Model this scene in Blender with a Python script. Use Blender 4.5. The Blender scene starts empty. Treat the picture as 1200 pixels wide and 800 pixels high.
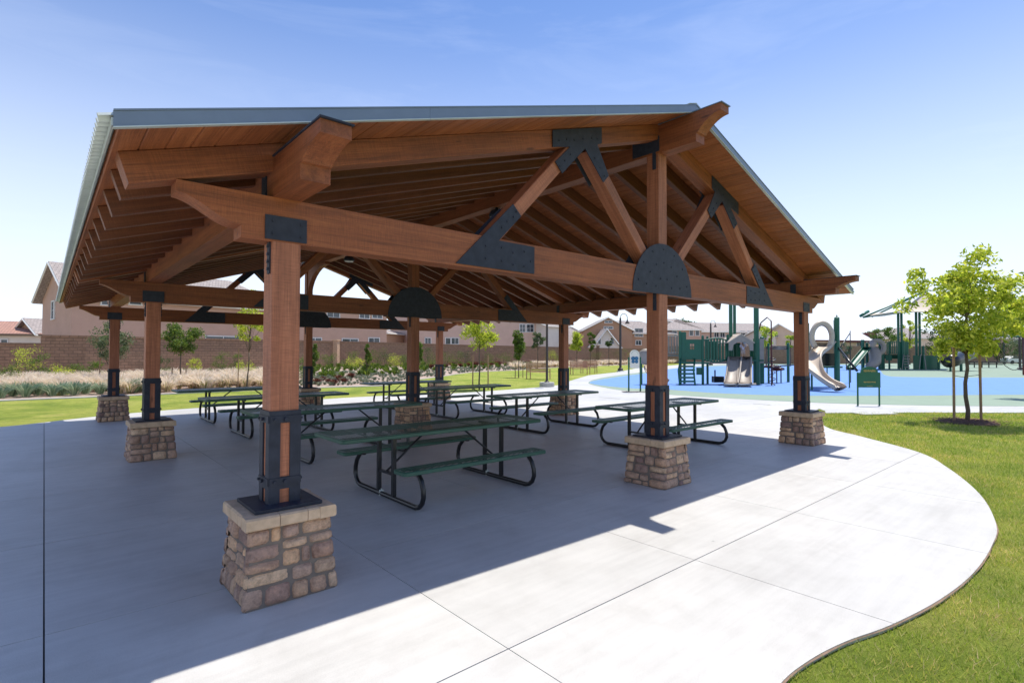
import bpy, bmesh, math, random
import numpy as np
from mathutils import Vector, Matrix, noise
from mathutils.geometry import tessellate_polygon
random.seed(7)
R = math.radians
SC = bpy.context.scene
COL = SC.collection

# ------------------------------------------------------------------ camera
CX, CY, H = -1.3276, -4.1278, 1.7135
YAW, PITCH, ROLL, FPX = 0.7183, 0.0218, 0.0031, 627.1
_f = Vector((math.sin(YAW), math.cos(YAW), 0)); _r = Vector((math.cos(YAW), -math.sin(YAW), 0)); _u = Vector((0, 0, 1))
_f2 = _f*math.cos(PITCH)+_u*math.sin(PITCH); _u2 = _u*math.cos(PITCH)-_f*math.sin(PITCH)
_r3 = _r*math.cos(ROLL)+_u2*math.sin(ROLL); _u3 = _u2*math.cos(ROLL)-_r*math.sin(ROLL)
cam_d = bpy.data.cameras.new('camera'); cam = bpy.data.objects.new('camera', cam_d); COL.objects.link(cam)
M = Matrix((_r3, _u3, -_f2)).transposed().to_4x4(); M.translation = (CX, CY, H)
cam.matrix_world = M
cam_d.sensor_width = 36; cam_d.lens = FPX/1200*36; cam_d.clip_start = 0.05; cam_d.clip_end = 6000
SC.camera = cam
# ------------------------------------------------------------------ world, sun, exposure
SUN = Vector((0.343, 0.05, 1.0)).normalized()
el = math.asin(SUN.z); az = math.atan2(SUN.x, SUN.y)
W = bpy.data.worlds.new('World'); SC.world = W; W.use_nodes = True
nt = W.node_tree; nt.nodes.clear()
def wn(t, **k):
    n = nt.nodes.new(t)
    for a, b in k.items(): setattr(n, a, b)
    return n
sky = wn('ShaderNodeTexSky', sky_type='NISHITA', sun_disc=False, sun_elevation=el, sun_rotation=az, altitude=300, air_density=1.0, dust_density=.7, ozone_density=2.2)
tc = wn('ShaderNodeTexCoord'); mp = wn('ShaderNodeMapping'); mp.inputs['Scale'].default_value = (1.2, 2.2, 9.0); mp.inputs['Rotation'].default_value = (0.1, 0.2, 0.6)
no = wn('ShaderNodeTexNoise'); no.inputs['Scale'].default_value = 1.5; no.inputs['Detail'].default_value = 9; no.inputs['Roughness'].default_value = .62; no.inputs['Distortion'].default_value = .7
ra = wn('ShaderNodeValToRGB'); ra.color_ramp.elements[0].position = .52; ra.color_ramp.elements[0].color = (0, 0, 0, 1); ra.color_ramp.elements[1].position = .85; ra.color_ramp.elements[1].color = (.12, .12, .12, 1)
mx = wn('ShaderNodeMixRGB'); mx.inputs[2].default_value = (5, 5.3, 5.9, 1)
# pale heat haze low over the horizon, the same all round
sx_ = wn('ShaderNodeSeparateXYZ'); hr = wn('ShaderNodeValToRGB'); hr.color_ramp.interpolation = 'EASE'
hr.color_ramp.elements[0].position = 0; hr.color_ramp.elements[0].color = (.80, .80, .80, 1); hr.color_ramp.elements[1].position = .60; hr.color_ramp.elements[1].color = (0, 0, 0, 1)
hm = wn('ShaderNodeMixRGB'); hm.inputs[2].default_value = (4.45, 4.75, 5.25, 1)
nt.links.new(tc.outputs['Generated'], sx_.inputs[0]); nt.links.new(sx_.outputs['Z'], hr.inputs[0]); nt.links.new(hr.outputs[0], hm.inputs[0]); 
tn = wn('ShaderNodeMixRGB', blend_type='MULTIPLY'); tn.inputs[0].default_value = 1; tn.inputs[2].default_value = (.45, .55, .71, 1); nt.links.new(sky.outputs[0], tn.inputs[1]); nt.links.new(tn.outputs[0], hm.inputs[1])
bg = wn('ShaderNodeBackground'); bg.inputs['Strength'].default_value = 0.15
ou = wn('ShaderNodeOutputWorld')
L_ = nt.links.new
L_(tc.outputs['Generated'], mp.inputs[0]); L_(mp.outputs[0], no.inputs[0]); L_(no.outputs[0], ra.inputs[0]); L_(ra.outputs[0], mx.inputs[0]); L_(hm.outputs[0], mx.inputs[1]); L_(mx.outputs[0], bg.inputs[0]); L_(bg.outputs[0], ou.inputs[0])
sd = bpy.data.lights.new('sun', 'SUN'); sd.energy = 3.2; sd.angle = R(.53); sd.color = (1, .955, .865)
so = bpy.data.objects.new('sun', sd); COL.objects.link(so); so.rotation_euler = SUN.to_track_quat('Z', 'Y').to_euler(); so.location = (0, 0, 30)
SC.view_settings.view_transform = 'Standard'; SC.view_settings.look = 'None'; SC.view_settings.gamma = 1; SC.view_settings.exposure = 0.78
SC.render.engine = 'CYCLES'; SC.cycles.max_bounces = 8; SC.cycles.diffuse_bounces = 5; SC.cycles.glossy_bounces = 3

# ------------------------------------------------------------------ place maths (metres along / across the view axis on the ground)
def lane(px, d):            # plan position at bearing px (of 1200) and distance d
    t = (px-600)/FPX*d
    return CX+_f.x*d+_r.x*t, CY+_f.y*d+_r.y*t
def cp(px, d, z=0.): x, y = lane(px, d); return Vector((x, y, z))
YH = 413.7
def gd(py): return FPX*H/(py-YH)             # ground distance of a row
def gp(px, py, z=0.): return cp(px, gd(py+(600-px)*.0031), z)
def hz(py, d): return H+(YH-py)/FPX*d        # height of a row at distance d

# ------------------------------------------------------------------ materials
def new_mat(name):
    m = bpy.data.materials.new(name); m.use_nodes = True
    t = m.node_tree; b = t.nodes['Principled BSDF']
    return m, t, b
def nd(t, typ, **k):
    n = t.nodes.new(typ)
    for a, v in k.items():
        if a in n.inputs: n.inputs[a].default_value = v
        else: setattr(n, a, v)
    return n
def lk(t, a, b): t.links.new(a, b)
def ramp(t, src, stops):
    r = nd(t, 'ShaderNodeValToRGB'); e = r.color_ramp.elements
    while len(e) < len(stops): e.new(.5)
    for x, (p, c) in zip(e, stops): x.position = p; x.color = (*c, 1) if len(c) == 3 else c
    lk(t, src, r.inputs[0]); return r.outputs[0]
def g3(v): return (v, v, v)
def mixc(t, fac, a, b, mode='MIX'):
    n = nd(t, 'ShaderNodeMixRGB', blend_type=mode)
    for i, s in ((0, fac), (1, a), (2, b)):
        if hasattr(s, 'is_linked') or hasattr(s, 'node'): lk(t, s, n.inputs[i])
        elif isinstance(s, (int, float)): n.inputs[i].default_value = s if i == 0 else (s, s, s, 1)
        else: n.inputs[i].default_value = (*s, 1)
    return n.outputs[0]
def coords(t, scale=(1, 1, 1), kind='Object', rnd=False):
    c = nd(t, 'ShaderNodeTexCoord'); m = nd(t, 'ShaderNodeMapping'); m.inputs['Scale'].default_value = scale
    src = c.outputs[kind]
    if rnd:
        o = nd(t, 'ShaderNodeObjectInfo'); v = nd(t, 'ShaderNodeVectorMath', operation='SCALE'); v.inputs[0].default_value = (13.1, 7.7, 5.3); lk(t, o.outputs['Random'], v.inputs['Scale'])
        a = nd(t, 'ShaderNodeVectorMath', operation='ADD'); lk(t, src, a.inputs[0]); lk(t, v.outputs[0], a.inputs[1]); src = a.outputs[0]
    lk(t, src, m.inputs[0]); return m.outputs[0]
def noise_n(t, vec, scale, detail=4, rough=.5, dist=0.):
    n = nd(t, 'ShaderNodeTexNoise', Scale=scale, Detail=detail, Roughness=rough, Distortion=dist); lk(t, vec, n.inputs['Vector']); return n.outputs[0]
def bump(t, b, h, strength=.3, dist=.01):
    n = nd(t, 'ShaderNodeBump', Strength=strength, Distance=dist); lk(t, h, n.inputs['Height']); lk(t, n.outputs[0], b.inputs['Normal'])
def rnd_val(t):             # random per object and per island, 0..1
    o = nd(t, 'ShaderNodeObjectInfo'); g = nd(t, 'ShaderNodeNewGeometry'); a = nd(t, 'ShaderNodeMath', operation='ADD')
    lk(t, o.outputs['Random'], a.inputs[0]); lk(t, g.outputs['Random Per Island'], a.inputs[1])
    f = nd(t, 'ShaderNodeMath', operation='FRACT'); lk(t, a.outputs[0], f.inputs[0]); return f.outputs[0]

def wood_mat(name, c_dark, c_mid, c_light, rough=.62, ring=9.):
    m, t, b = new_mat(name)
    v = coords(t, (.35, ring, ring), rnd=True)
    n1 = noise_n(t, v, 2.2, 6, .62, .8)
    v2 = coords(t, (1.2, 55, 55), rnd=True); n2 = noise_n(t, v2, 2.6, 5, .65)
    v3 = coords(t, (.8, .8, .8), rnd=True); n3 = noise_n(t, v3, 1.6, 3)
    c = ramp(t, n1, [(.25, c_dark), (.5, c_mid), (.8, c_light)])
    s = ramp(t, n2, [(.32, g3(.62)), (.5, g3(1)), (.8, g3(1.12))])
    c = mixc(t, .85, c, s, 'MULTIPLY')
    c = mixc(t, .8, c, ramp(t, n3, [(.3, g3(.78)), (.7, g3(1.12))]), 'MULTIPLY')
    rv = rnd_val(t); c = mixc(t, 1., c, ramp(t, rv, [(0, (.84, .80, .78)), (1, (1.1, 1.06, 1.04))]), 'MULTIPLY')
    # knots
    vk = coords(t, (1.1, 4, 4), rnd=True); vo = nd(t, 'ShaderNodeTexVoronoi', Scale=1.2); lk(t, vk, vo.inputs['Vector'])
    k = ramp(t, vo.outputs['Distance'], [(.05, g3(.35)), (.1, g3(1))]); c = mixc(t, .8, c, k, 'MULTIPLY')
    lk(t, c, b.inputs['Base Color']); b.inputs['Roughness'].default_value = rough
    v4 = coords(t, (75, 5, 5), rnd=True); n4 = noise_n(t, v4, 2., 3, .6); c = mixc(t, .55, c, ramp(t, n4, [(.33, g3(.66)), (.62, g3(1.16))]), 'MULTIPLY')
    v5 = coords(t, (.7, 14, 14), rnd=True); n5 = noise_n(t, v5, 3.1, 4, .6, .3); c = mixc(t, .9, c, ramp(t, n5, [(.285, g3(.3)), (.31, g3(1))]), 'MULTIPLY'); lk(t, c, b.inputs['Base Color'])
    mixh = mixc(t, .5, mixc(t, .5, n1, n4), n2); bump(t, b, mixh, .7, .008)
    return m
WOOD = wood_mat('stained_timber', (.16, .049, .016), (.28, .084, .027), (.385, .132, .045))
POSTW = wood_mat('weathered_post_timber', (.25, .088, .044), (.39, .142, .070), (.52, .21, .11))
RAFT = wood_mat('shade_darkened_rafters', (.10, .030, .011), (.17, .052, .018), (.24, .080, .030))  # copy of the stained timber, with the shade under the roof put into its colour
DECK = wood_mat('stained_roof_boards', (.20, .062, .018), (.34, .108, .032), (.43, .155, .05))

def steel_mat():
    m, t, b = new_mat('black_steel')
    v = coords(t); n = noise_n(t, v, 14, 5, .6); n2 = noise_n(t, v, 160, 2)
    lk(t, ramp(t, n, [(.3, (.019, .022, .034)), (.7, (.034, .039, .058))]), b.inputs['Base Color'])
    b.inputs['Roughness'].default_value = .55; b.inputs['Specular IOR Level'].default_value = .3
    bump(t, b, n2, .15, .002); return m
STEEL = steel_mat()
def plain(name, col, rough=.5, metal=0., var=.12, sc=6., bmp=0., bsc=60.):
    m, t, b = new_mat(name); v = coords(t, rnd=True); n = noise_n(t, v, sc, 5, .6)
    a = tuple(x*(1-var) for x in col); c = tuple(min(1, x*(1+var)) for x in col)
    lk(t, ramp(t, n, [(.3, a), (.7, c)]), b.inputs['Base Color'])
    b.inputs['Roughness'].default_value = rough; b.inputs['Metallic'].default_value = metal
    if bmp: bump(t, b, noise_n(t, v, bsc, 4), bmp, .01)
    return m
FASCIA = plain('blue_grey_metal_fascia', (.19, .23, .28), .42, .5, .05)
GALV = plain('pale_green_roof_metal', (.52, .56, .52), .42, .35, .10, 3)
TUBE = plain('black_painted_tube', (.012, .012, .013), .28, 0, .2)
GREENV = plain('green_vinyl_coating', (.016, .090, .055), .42, 0, .15); GREENV.node_tree.nodes['Principled BSDF'].inputs['Specular IOR Level'].default_value = .7
PGREEN = plain('playground_green_paint', (.005, .105, .060), .4, 0, .1)
PBEIGE = plain('beige_plastic', (.52, .42, .32), .45, 0, .06)
PGREY = plain('grey_brown_plastic', (.33, .275, .23), .5, 0, .08)
CONC_F = plain('concrete_footing', (.42, .41, .38), .85, 0, .12, 8, .3)
WHITE = plain('white_paint', (.75, .74, .70), .5, 0, .05)
LENS = plain('white_lens', (.7, .7, .68), .3, 0, .03)
MAROON = plain('maroon_paint', (.13, .018, .012), .5)
BENCHM = plain('salmon_bench', (.45, .24, .15), .6)

def stone_mat():
    m, t, b = new_mat('cultured_stone'); rv = rnd_val(t)
    c = ramp(t, rv, [(0, (.72, .47, .29)), (.17, (.42, .265, .205)), (.34, (.78, .55, .36)), (.5, (.30, .195, .17)), (.66, (.58, .40, .305)), (.83, (.38, .24, .17)), (1, (.72, .52, .36))])
    v = coords(t, rnd=True); n = noise_n(t, v, 13, 8, .72); n2 = noise_n(t, v, 60, 5, .7)
    c = mixc(t, 1, c, ramp(t, n, [(.30, (.52, .46, .43)), (.5, (1, .97, .92)), (.72, (1.4, 1.28, 1.12))]), 'MULTIPLY')
    c = mixc(t, .7, c, ramp(t, n2, [(.3, g3(.7)), (.7, g3(1.2))]), 'MULTIPLY')
    lk(t, c, b.inputs['Base Color']); b.inputs['Roughness'].default_value = .9
    bump(t, b, mixc(t, .5, n, n2), 1, .022); return m
STONE = stone_mat()
CAPST = plain('cast_cap_stone', (.56, .40, .26), .85, 0, .18, 12, .5, 40)
MORTAR = plain('mortar', (.19, .155, .125), .95, 0, .15, 20, .4)

def conc_mat(name, base):
    m, t, b = new_mat(name); v = coords(t, kind='Object'); vg = nd(t, 'ShaderNodeNewGeometry').outputs['Position']
    n1 = noise_n(t, vg, .35, 6, .6, .4); n2 = noise_n(t, vg, 2.3, 7, .65); n3 = noise_n(t, vg, 170, 3, .7)
    mp = nd(t, 'ShaderNodeMapping'); mp.inputs['Scale'].default_value = (2, 150, 1); lk(t, vg, mp.inputs[0]); n4 = noise_n(t, mp.outputs[0], 1.2, 3)
    c = ramp(t, n1, [(.3, tuple(x*.84 for x in base)), (.55, base), (.8, tuple(x*1.05 for x in base))])
    c = mixc(t, .6, c, ramp(t, n2, [(.30, (.86, .85, .84)), (.55, g3(1)), (.8, g3(1.05))]), 'MULTIPLY')
    c = mixc(t, .9, c, ramp(t, n3, [(.3, g3(.80)), (.6, g3(1.07))]), 'MULTIPLY')
    o = nd(t, 'ShaderNodeObjectInfo'); c = mixc(t, 1, c, ramp(t, o.outputs['Random'], [(0, g3(.95)), (1, (1.03, 1.025, 1.02))]), 'MULTIPLY')
    # old water marks: fine dark drying lines
    n5 = noise_n(t, vg, .8, 3, .5, 1.5); c = mixc(t, .12, c, ramp(t, n5, [(.47, g3(1)), (.495, g3(.86)), (.52, g3(1))]), 'MULTIPLY')
    n6 = noise_n(t, vg, 1.1, 8, .75, .6); c = mixc(t, .3, c, ramp(t, n6, [(.36, (.80, .79, .77)), (.5, g3(1)), (.66, g3(1.04))]), 'MULTIPLY')
    mq = nd(t, 'ShaderNodeMapping'); mq.inputs['Scale'].default_value = (.5, 9, 1); lk(t, vg, mq.inputs[0]); c = mixc(t, .6, c, ramp(t, noise_n(t, mq.outputs[0], 1.5, 5, .6), [(.35, g3(.90)), (.6, g3(1.03))]), 'MULTIPLY')
    vo = nd(t, 'ShaderNodeTexVoronoi', Scale=1.3); lk(t, vg, vo.inputs['Vector']); c = mixc(t, .7, c, ramp(t, vo.outputs['Distance'], [(.012, g3(.45)), (.02, g3(1))]), 'MULTIPLY')
    lk(t, c, b.inputs['Base Color']); b.inputs['Roughness'].default_value = .52; b.inputs['Specular IOR Level'].default_value = .5
    bump(t, b, mixc(t, .5, n3, n4), .35, .002); return m
CONC = conc_mat('broomed_concrete', (.57, .555, .525)); CONC2 = conc_mat('walkway_concrete', (.57, .558, .53))
SOIL = plain('soil', (.26, .17, .12), .95, 0, .2, 15, .6, 30)
JOINT = plain('expansion_joint_filler', (.13, .12, .11), .9)

def lawn_mat():
    m, t, b = new_mat('lawn_turf'); vg = nd(t, 'ShaderNodeNewGeometry').outputs['Position']
    n1 = noise_n(t, vg, .45, 6, .65, .8); n2 = noise_n(t, vg, 5, 6, .7); n3 = noise_n(t, vg, 70, 4, .8)
    c = ramp(t, n1, [(.25, (.14, .21, .03)), (.45, (.24, .30, .045)), (.6, (.36, .38, .08)), (.78, (.37, .33, .13))])
    c = mixc(t, .8, c, ramp(t, n2, [(.3, g3(.7)), (.7, (1.25, 1.2, 1.1))]), 'MULTIPLY'); c = mixc(t, .8, c, ramp(t, n3, [(.3, g3(.45)), (.65, g3(1.3))]), 'MULTIPLY')
    lk(t, c, b.inputs['Base Color']); b.inputs['Roughness'].default_value = .9; b.inputs['Specular IOR Level'].default_value = .15
    bump(t, b, n3, 1., .03); return m
LAWN = lawn_mat()
def leaf_mat(name, stops, trans=.35, big=None, tint=(1.2, 1.25, .75)):
    m, t, b = new_mat(name); g = nd(t, 'ShaderNodeNewGeometry')
    src = g.outputs['Random Per Island']
    c = ramp(t, src, stops)
    if big:
        n = noise_n(t, g.outputs['Position'], big, 4, .6); c = mixc(t, .8, c, ramp(t, n, [(.30, (.55, .72, .5)), (.48, g3(1)), (.62, (1.45, 1.15, 1.35)), (.72, (1.9, 1.45, 2.0))]), 'MULTIPLY')
    lk(t, c, b.inputs['Base Color']); b.inputs['Roughness'].default_value = .5; b.inputs['Specular IOR Level'].default_value = .25
    tr = nd(t, 'ShaderNodeBsdfTranslucent'); c2 = mixc(t, 1, c, tint, 'MULTIPLY'); lk(t, c2, tr.inputs[0])
    ms = nd(t, 'ShaderNodeMixShader'); ms.inputs[0].default_value = trans
    lk(t, b.outputs[0], ms.inputs[1]); lk(t, tr.outputs[0], ms.inputs[2]); lk(t, ms.outputs[0], t.nodes['Material Output'].inputs[0]); return m
BLADE = leaf_mat('grass_blades', [(0, (.17, .25, .035)), (.35, (.29, .40, .055)), (.65, (.43, .50, .10)), (.85, (.62, .56, .21)), (1, (.68, .56, .34))], .35, 1.1)
LF_BRIGHT = leaf_mat('bright_yellow_green_leaves', [(0, (.18, .26, .03)), (.5, (.42, .48, .06)), (1, (.74, .70, .15))], .55)
LF_MID = leaf_mat('mid_green_leaves', [(0, (.05, .10, .018)), (.5, (.10, .17, .03)), (1, (.22, .27, .05))], .35)
LF_DARK = leaf_mat('dark_green_leaves', [(0, (.03, .06, .018)), (.6, (.06, .10, .03)), (1, (.12, .16, .05))], .25)
LF_GREY = leaf_mat('grey_green_leaves', [(0, (.07, .10, .05)), (.5, (.13, .17, .09)), (1, (.24, .27, .16))], .3)
LF_BLUE = leaf_mat('blue_green_strap_leaves', [(0, (.14, .23, .15)), (.5, (.26, .36, .24)), (1, (.48, .54, .38))], .3, tint=(1.1, 1.1, 1))
FEATHER = leaf_mat('feather_grass_plumes', [(0, (.62, .52, .36)), (.4, (.80, .68, .54)), (.75, (.88, .74, .64)), (1, (.92, .88, .78))], .5, tint=(1.05, 1.02, .95))
FEATHG = leaf_mat('feather_grass_stems', [(0, (.20, .26, .05)), (.5, (.36, .38, .10)), (1, (.56, .50, .22))], .35)
RUSSET = leaf_mat('russet_leaves', [(0, (.10, .03, .03)), (.6, (.20, .07, .06)), (1, (.30, .14, .10))], .25)
PALEF = leaf_mat('silvery_ground_plant', [(0, (.12, .16, .10)), (.6, (.23, .27, .18)), (1, (.38, .38, .30))], .2, tint=(1, 1, 1))
BARK = plain('bark', (.13, .095, .07), .9, 0, .3, 20, .6)
STAKE = plain('lodgepole_stake', (.34, .21, .12), .8, 0, .2, 20)
MULCH = plain('bark_mulch', (.13, .06, .04), .95, 0, .5, 40, 1, 60)
GRAVEL = plain('pale_gravel_soil', (.40, .30, .235), .95, 0, .22, 6, .8, 40)
RUB_BLUE = plain('blue_rubber_surface', (.135, .27, .58), .85, 0, .06, 1.5, .2, 120)
RUB_GREEN = plain('green_rubber_surface', (.24, .315, .235), .85, 0, .06, 1.5, .2, 120)
def block_mat(name, c1, c2, mortar, sx, sz, bs=.6):
    m, t, b = new_mat(name); v = coords(t, kind='UV'); br = nd(t, 'ShaderNodeTexBrick'); br.offset = .5
    br.inputs['Color1'].default_value = (*c1, 1); br.inputs['Color2'].default_value = (*c2, 1); br.inputs['Mortar'].default_value = (*mortar, 1)
    br.inputs['Scale'].default_value = 1; br.inputs['Brick Width'].default_value = sx; br.inputs['Row Height'].default_value = sz; br.inputs['Mortar Size'].default_value = .02; br.inputs['Mortar Smooth'].default_value = .3
    lk(t, v, br.inputs['Vector']); n = noise_n(t, v, 3, 6, .7)
    c = mixc(t, .8, br.outputs[0], ramp(t, n, [(.3, g3(.75)), (.7, g3(1.2))]), 'MULTIPLY'); lk(t, c, b.inputs['Base Color']); b.inputs['Roughness'].default_value = .9
    h = mixc(t, .7, n, br.outputs['Fac']); bp = nd(t, 'ShaderNodeBump', Strength=bs, Distance=.06); bp.invert = True; lk(t, h, bp.inputs['Height']); lk(t, bp.outputs[0], b.inputs['Normal']); return m
BLOCKW = block_mat('split_face_block', (.33, .20, .13), (.28, .17, .11), (.20, .125, .085), .45, .2)
def stucco(name, c): return plain(name, c, .92, 0, .06, .6, .4, 12)
ST_TAN = stucco('tan_stucco', (.56, .36, .27)); ST_PINK = stucco('pinkish_stucco', (.62, .43, .34)); ST_CREAM = stucco('cream_stucco', (.70, .54, .40)); ST_WHITE = stucco('white_stucco', (.75, .68, .60)); ST_BROWN = stucco('brown_stucco', (.46, .27, .17))
TILE_G = block_mat('grey_roof_tiles', (.42, .36, .33), (.35, .30, .28), (.22, .19, .18), .33, .38, .9)
TILE_R = block_mat('red_roof_tiles', (.50, .27, .20), (.40, .22, .17), (.16, .09, .07), .33, .38, .9)
ROOF_W = plain('pale_metal_roofing', (.68, .70, .72), .45, .1, .05)
GLASS = plain('dark_window_glass', (.03, .04, .055), .08, 0, .1); GLASS.node_tree.nodes['Principled BSDF'].inputs['Specular IOR Level'].default_value = .9
SAIL = plain('cream_shade_fabric', (.62, .52, .42), .8, 0, .04)

# ------------------------------------------------------------------ mesh helpers
class MB:
    def __init__(s): s.v = []; s.f = []
    def add(s, vs, fs):
        n = len(s.v); s.v += [tuple(p) for p in vs]; s.f += [tuple(i+n for i in f) for f in fs]
    def box(s, c, d, rz=0.):
        hx, hy, hz_ = d[0]/2, d[1]/2, d[2]/2; ca, sa = math.cos(rz), math.sin(rz)
        P = [(x*hx, y*hy, z*hz_) for z in (-1, 1) for x, y in ((-1, -1), (1, -1), (1, 1), (-1, 1))]
        s.add([(c[0]+x*ca-y*sa, c[1]+x*sa+y*ca, c[2]+z) for x, y, z in P], [(3, 2, 1, 0), (4, 5, 6, 7), (0, 1, 5, 4), (1, 2, 6, 5), (2, 3, 7, 6), (3, 0, 4, 7)])
    def prism(s, poly, a, b, ax='y'):  # poly of (u,v) pairs extruded from a to b along ax; u,v are the other two axes in order
        def P(u, v, w): return {'x': (w, u, v), 'y': (u, w, v), 'z': (u, v, w)}[ax]
        n = len(poly); vs = [P(u, v, a) for u, v in poly]+[P(u, v, b) for u, v in poly]
        area = sum(poly[i][0]*poly[(i+1) % n][1]-poly[(i+1) % n][0]*poly[i][1] for i in range(n))
        tri = tessellate_polygon([[Vector((u, v, 0)) for u, v in poly]])
        fs = [tuple(t) for t in tri]+[tuple(i+n for i in reversed(t)) for t in tri]
        fs += [(i, (i+1) % n, (i+1) % n+n, i+n) for i in range(n)]
        s.add(vs, fs)
    def tube(s, path, r, n=8, cap=True):
        path = [Vector(p) for p in path]; k = len(path); rs = r if isinstance(r, (list, tuple)) else [r]*k
        up = None; vs = []
        for i, p in enumerate(path):
            d = (path[min(i+1, k-1)]-path[max(i-1, 0)]).normalized()
            if up is None: up = Vector((0, 0, 1)) if abs(d.z) < .9 else Vector((1, 0, 0))
            x = d.cross(up).normalized(); y = x.cross(d); up = y
            for j in range(n):
                a = 2*math.pi*j/n; vs.append(p+(x*math.cos(a)+y*math.sin(a))*rs[i])
        fs = [(i*n+j, i*n+(j+1) % n, (i+1)*n+(j+1) % n, (i+1)*n+j) for i in range(k-1) for j in range(n)]
        if cap: fs += [tuple(range(n)), tuple((k-1)*n+j for j in reversed(range(n)))]
        s.add(vs, fs)
    def lathe(s, prof, c=(0, 0, 0), n=16):
        vs = [(c[0]+r*math.cos(2*math.pi*j/n), c[1]+r*math.sin(2*math.pi*j/n), c[2]+z) for r, z in prof for j in range(n)]
        fs = [(i*n+j, i*n+(j+1) % n, (i+1)*n+(j+1) % n, (i+1)*n+j) for i in range(len(prof)-1) for j in range(n)]
        fs += [tuple(range(n)), tuple((len(prof)-1)*n+j for j in range(n))]; s.add(vs, fs)
    def mesh(s, name, mat, smooth=False):
        me = bpy.data.meshes.new(name); me.from_pydata(s.v, [], s.f)
        bm = bmesh.new(); bm.from_mesh(me); bmesh.ops.recalc_face_normals(bm, faces=bm.faces); bm.to_mesh(me); bm.free()
        if mat: me.materials.append(mat)
        if smooth: me.polygons.foreach_set('use_smooth', [True]*len(me.polygons))
        return me
def link(name, me, parent=None, loc=None, rot=None, M=None):
    o = bpy.data.objects.new(name, me); COL.objects.link(o)
    if parent: o.parent = parent
    if M is not None: o.matrix_local = M
    else:
        if loc is not None: o.location = loc
        if rot is not None: o.rotation_euler = rot
    return o
def obj(name, mb, mat, parent=None, loc=None, rot=None, smooth=False, M=None): return link(name, mb.mesh(name, mat, smooth), parent, loc, rot, M)
def tag(o, label=None, cat=None, group=None, kind=None):
    if label: o['label'] = label
    if cat: o['category'] = cat
    if group: o['group'] = group
    if kind: o['kind'] = kind
    return o
def thing(name, label, cat, loc=(0, 0, 0), rz=0., group=None):
    return tag(link(name, None, None, loc, (0, 0, rz)), label, cat, group)
def copy_tree(o, parent=None):
    c = o.copy(); COL.objects.link(c); c.parent = parent
    for ch in list(o.children): copy_tree(ch, c)
    return c
_beam_cache = {}
def timber_mesh(name, L, w, h, mat, ch=.006):
    k = (round(L, 3), w, h, mat.name)
    if k not in _beam_cache:
        mb = MB(); a, b = w/2, h/2
        sec = [(-a+ch, -b), (a-ch, -b), (a, -b+ch), (a, b-ch), (a-ch, b), (-a+ch, b), (-a, b-ch), (-a, -b+ch)]
        mb.prism(sec, 0, L, 'x'); _beam_cache[k] = mb.mesh(name, mat)
    return _beam_cache[k]
def frame_M(p0, p1, up=Vector((0, 0, 1))):
    p0 = Vector(p0); x = (Vector(p1)-p0).normalized()
    if abs(x.dot(up)) > .99: up = Vector((0, 1, 0))
    y = up.cross(x).normalized(); z = x.cross(y)
    m = Matrix((x, y, z)).transposed().to_4x4(); m.translation = p0; return m
def timber(name, p0, p1, w, h, mat, parent, up=Vector((0, 0, 1))):
    L = (Vector(p1)-Vector(p0)).length
    return link(name, timber_mesh(name, L, w, h, mat), parent, M=frame_M(p0, p1, up))
def smooth_closed(pts, per=6, closed=True):
    out = []; n = len(pts)
    rng = range(n if closed else n-1)
    for i in rng:
        g = (lambda k: pts[k % n]) if closed else (lambda k: pts[max(0, min(n-1, k))])
        p0, p1, p2, p3 = g(i-1), g(i), g(i+1), g(i+2)
        for j in range(per):
            t = j/per; t2 = t*t; t3 = t2*t
            out.append(tuple(.5*((2*p1[a])+(-p0[a]+p2[a])*t+(2*p0[a]-5*p1[a]+4*p2[a]-p3[a])*t2+(-p0[a]+3*p1[a]-3*p2[a]+p3[a])*t3) for a in (0, 1)))
    if not closed: out.append(tuple(pts[-1][:2]))
    return out
def clip_poly(poly, x0, x1, y0, y1):
    for ax, v, s in ((0, x0, 1), (0, x1, -1), (1, y0, 1), (1, y1, -1)):
        out = []
        for i in range(len(poly)):
            a, b = poly[i], poly[(i+1) % len(poly)]; ia, ib = (a[ax]-v)*s >= 0, (b[ax]-v)*s >= 0
            if ia: out.append(a)
            if ia != ib:
                t = (v-a[ax])/(b[ax]-a[ax]); out.append((a[0]+t*(b[0]-a[0]), a[1]+t*(b[1]-a[1])))
        poly = out
        if len(poly) < 3: return []
    return poly
def inside(poly, x, y):
    c = False; n = len(poly)
    for i in range(n):
        x1, y1 = poly[i]; x2, y2 = poly[i-1]
        if (y1 > y) != (y2 > y) and x < (x2-x1)*(y-y1)/(y2-y1)+x1: c = not c
    return c
def inside_np(poly, X, Y):
    c = np.zeros(X.shape, bool); n = len(poly)
    for i in range(n):
        x1, y1 = poly[i]; x2, y2 = poly[i-1]
        if y1 == y2: continue
        c ^= ((y1 > Y) != (y2 > Y)) & (X < (x2-x1)*(Y-y1)/(y2-y1)+x1)
    return c
def np_tris(name, V, mat, parent=None):     # V: (n,3,3) triangles
    n = len(V); me = bpy.data.meshes.new(name); me.vertices.add(n*3); me.loops.add(n*3); me.polygons.add(n)
    me.vertices.foreach_set('co', V.astype(np.float32).ravel()); me.loops.foreach_set('vertex_index', np.arange(n*3, dtype=np.int32))
    me.polygons.foreach_set('loop_start', np.arange(0, n*3, 3, dtype=np.int32)); me.polygons.foreach_set('loop_total', np.full(n, 3, dtype=np.int32))
    me.update(calc_edges=True); me.validate(); me.materials.append(mat); return link(name, me, parent)
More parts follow.
